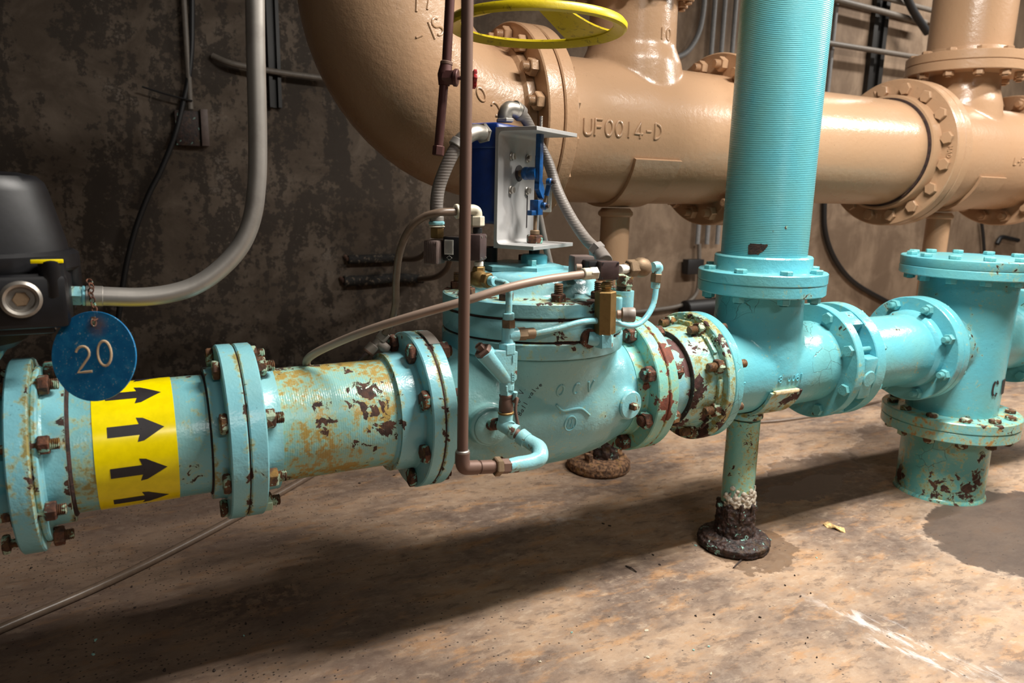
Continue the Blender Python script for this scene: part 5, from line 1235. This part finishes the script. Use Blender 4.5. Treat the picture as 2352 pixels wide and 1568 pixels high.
# ------------------------------------------------------------------ on the floor
fl = lambda u, v, z=.0115: pt(u, v, Z=z)
tubing('floor_hose', [fl(-60, 1470), fl(60, 1418), fl(200, 1358), fl(320, 1302), fl(450, 1236), fl(560, 1178), fl(660, 1122), fl(740, 1075), fl(860, 1000)], .0112, 'tube_brown', 'grey-brown hose lying across the floor under the left pipes', 'hose')
tubing('floor_cable', [fl(1560, 985, .006), fl(1700, 972, .006), (fl(1800, 965, .006)), fl(1920, 946, .006), fl(2040, 916, .006), fl(2120, 896, .006)], .0065, 'tube_brown', 'thin brown cable on the floor behind the saddle leg', 'cable')
random.seed(11)
def flake(u, v, s_, mat, name, label, cat, group=None, h=.003, asp=.6):
    c_ = pt(u, v, Z=0); a = random.uniform(0, pi); n = 8; b = MB()
    up = [c_+V((s_*cos(2*pi*i/n)*random.uniform(.6, 1.1), s_*asp*sin(2*pi*i/n)*random.uniform(.6, 1.1), h*random.uniform(.3, 1.3)+.0006)) for i in range(n)]
    R_ = Matrix.Rotation(a, 3, 'Z'); up = [c_+R_ @ (p-c_) for p in up]
    lo = [V((p.x, p.y, max(.0, p.z-.0022))) for p in up]; ct = c_+Z_*(h*1.4+.0006)
    b.add(up+lo+[ct], [(i, (i+1) % n, 2*n) for i in range(n)]+[(n+i, n+(i+1) % n, (i+1) % n, i) for i in range(n)]+[tuple(range(2*n-1, n-1, -1))])
    return tag(b.build(name, mat, None, 20), label, cat, group)
c_ = pt(1917, 1214, Z=0); b = MB(); d1 = (pt(1948, 1226, Z=0)-pt(1890, 1206, Z=0)).normalized(); d2 = V((-d1.y, d1.x, 0))
sh = [(-.036, -.004), (-.028, .011), (-.008, .014), (.010, .006), (.026, .007), (.036, -.004), (.022, -.011), (.004, -.008), (-.018, -.012)]
vs = [c_+d1*a+d2*k_+Z_*(.006+.006*math.sin(i*2.1)) for i, (a, k_) in enumerate(sh)]; n = len(sh)
b.add(vs+[p-Z_*.004 for p in vs]+[c_+Z_*.012], [(i, (i+1) % n, 2*n) for i in range(n)]+[(n+i, n+(i+1) % n, (i+1) % n, i) for i in range(n)]+[tuple(range(2*n-1, n-1, -1))])
tag(b.build('paint_flake', 'orange_chip', None, 25), 'large cream and orange flake on the floor between leg and pedestal', 'flake')
M['chip_teal'] = plain('chip_teal', (.30, .55, .50), .5); M['chip_dark'] = plain('chip_dark', (.035, .022, .016), .8, 0, .5); M['chip_pale'] = plain('chip_pale', (.55, .48, .36), .7)
for (u, v, s_) in ((1875, 1281, .0035), (1755, 1262, .009), (1628, 1485, .004), (1593, 1493, .004), (220, 1470, .006), (215, 1503, .006), (1597, 1253, .005), (1313, 1453, .003), (560, 1460, .003), (1770, 1240, .004)):
    flake(u, v, s_, 'chip_teal', 'paint_chip', 'tiny teal paint chip lying on the concrete floor', 'paint chip', 'teal paint chips on the floor', .002)
for (u, v, s_) in ((1486, 1448, .007), (1488, 1510, .006), (1633, 1548, .005), (1240, 1520, .004)):
    flake(u, v, s_, 'chip_pale', 'dry_flake', 'small pale dry flake lying on the concrete floor', 'flake', 'pale flakes on the floor', .002)
for (u, v, s_) in ((1448, 1304, .009), (1500, 1275, .008), (1515, 1297, .007), (826, 1110, .010), (905, 1092, .009), (303, 1348, .006), (310, 1396, .006), (565, 1433, .007), (575, 1456, .007), (474, 1384, .006), (72, 1305, .008), (1825, 1322, .005), (1838, 1370, .006), (1862, 1363, .004), (1803, 1345, .005), (1745, 1418, .006), (1876, 1510, .005), (1855, 1465, .004), (1850, 1478, .004), (492, 1541, .009), (378, 1540, .010), (628, 1494, .005), (650, 1430, .005), (1640, 1412, .006), (1598, 1415, .006), (1385, 1203, .010), (1400, 1208, .008)):
    flake(u, v, s_*.62, 'chip_dark', 'rust_crumb', 'small dark rust crumb lying on the concrete floor', 'crumb', 'dark rust crumbs on the floor', .0025)
a, c_ = pt(1437, 1299, Z=.002), pt(1462, 1313, Z=.002); tag(MB().tube([a, (a+c_)/2+Z_*.003, c_], .0018, 6, 3).build('twig', 'chip_dark'), 'thin dark splinter on the floor left of the support foot', 'splinter')
a, c_ = pt(1705, 1283, Z=.003), pt(1685, 1303, Z=.003); tag(MB().tube([a, c_], [.0030, .0020], 6, 0).build('wire_stub', 'chip_dark'), 'short dark stub sticking out from under the rusted foot', 'splinter')
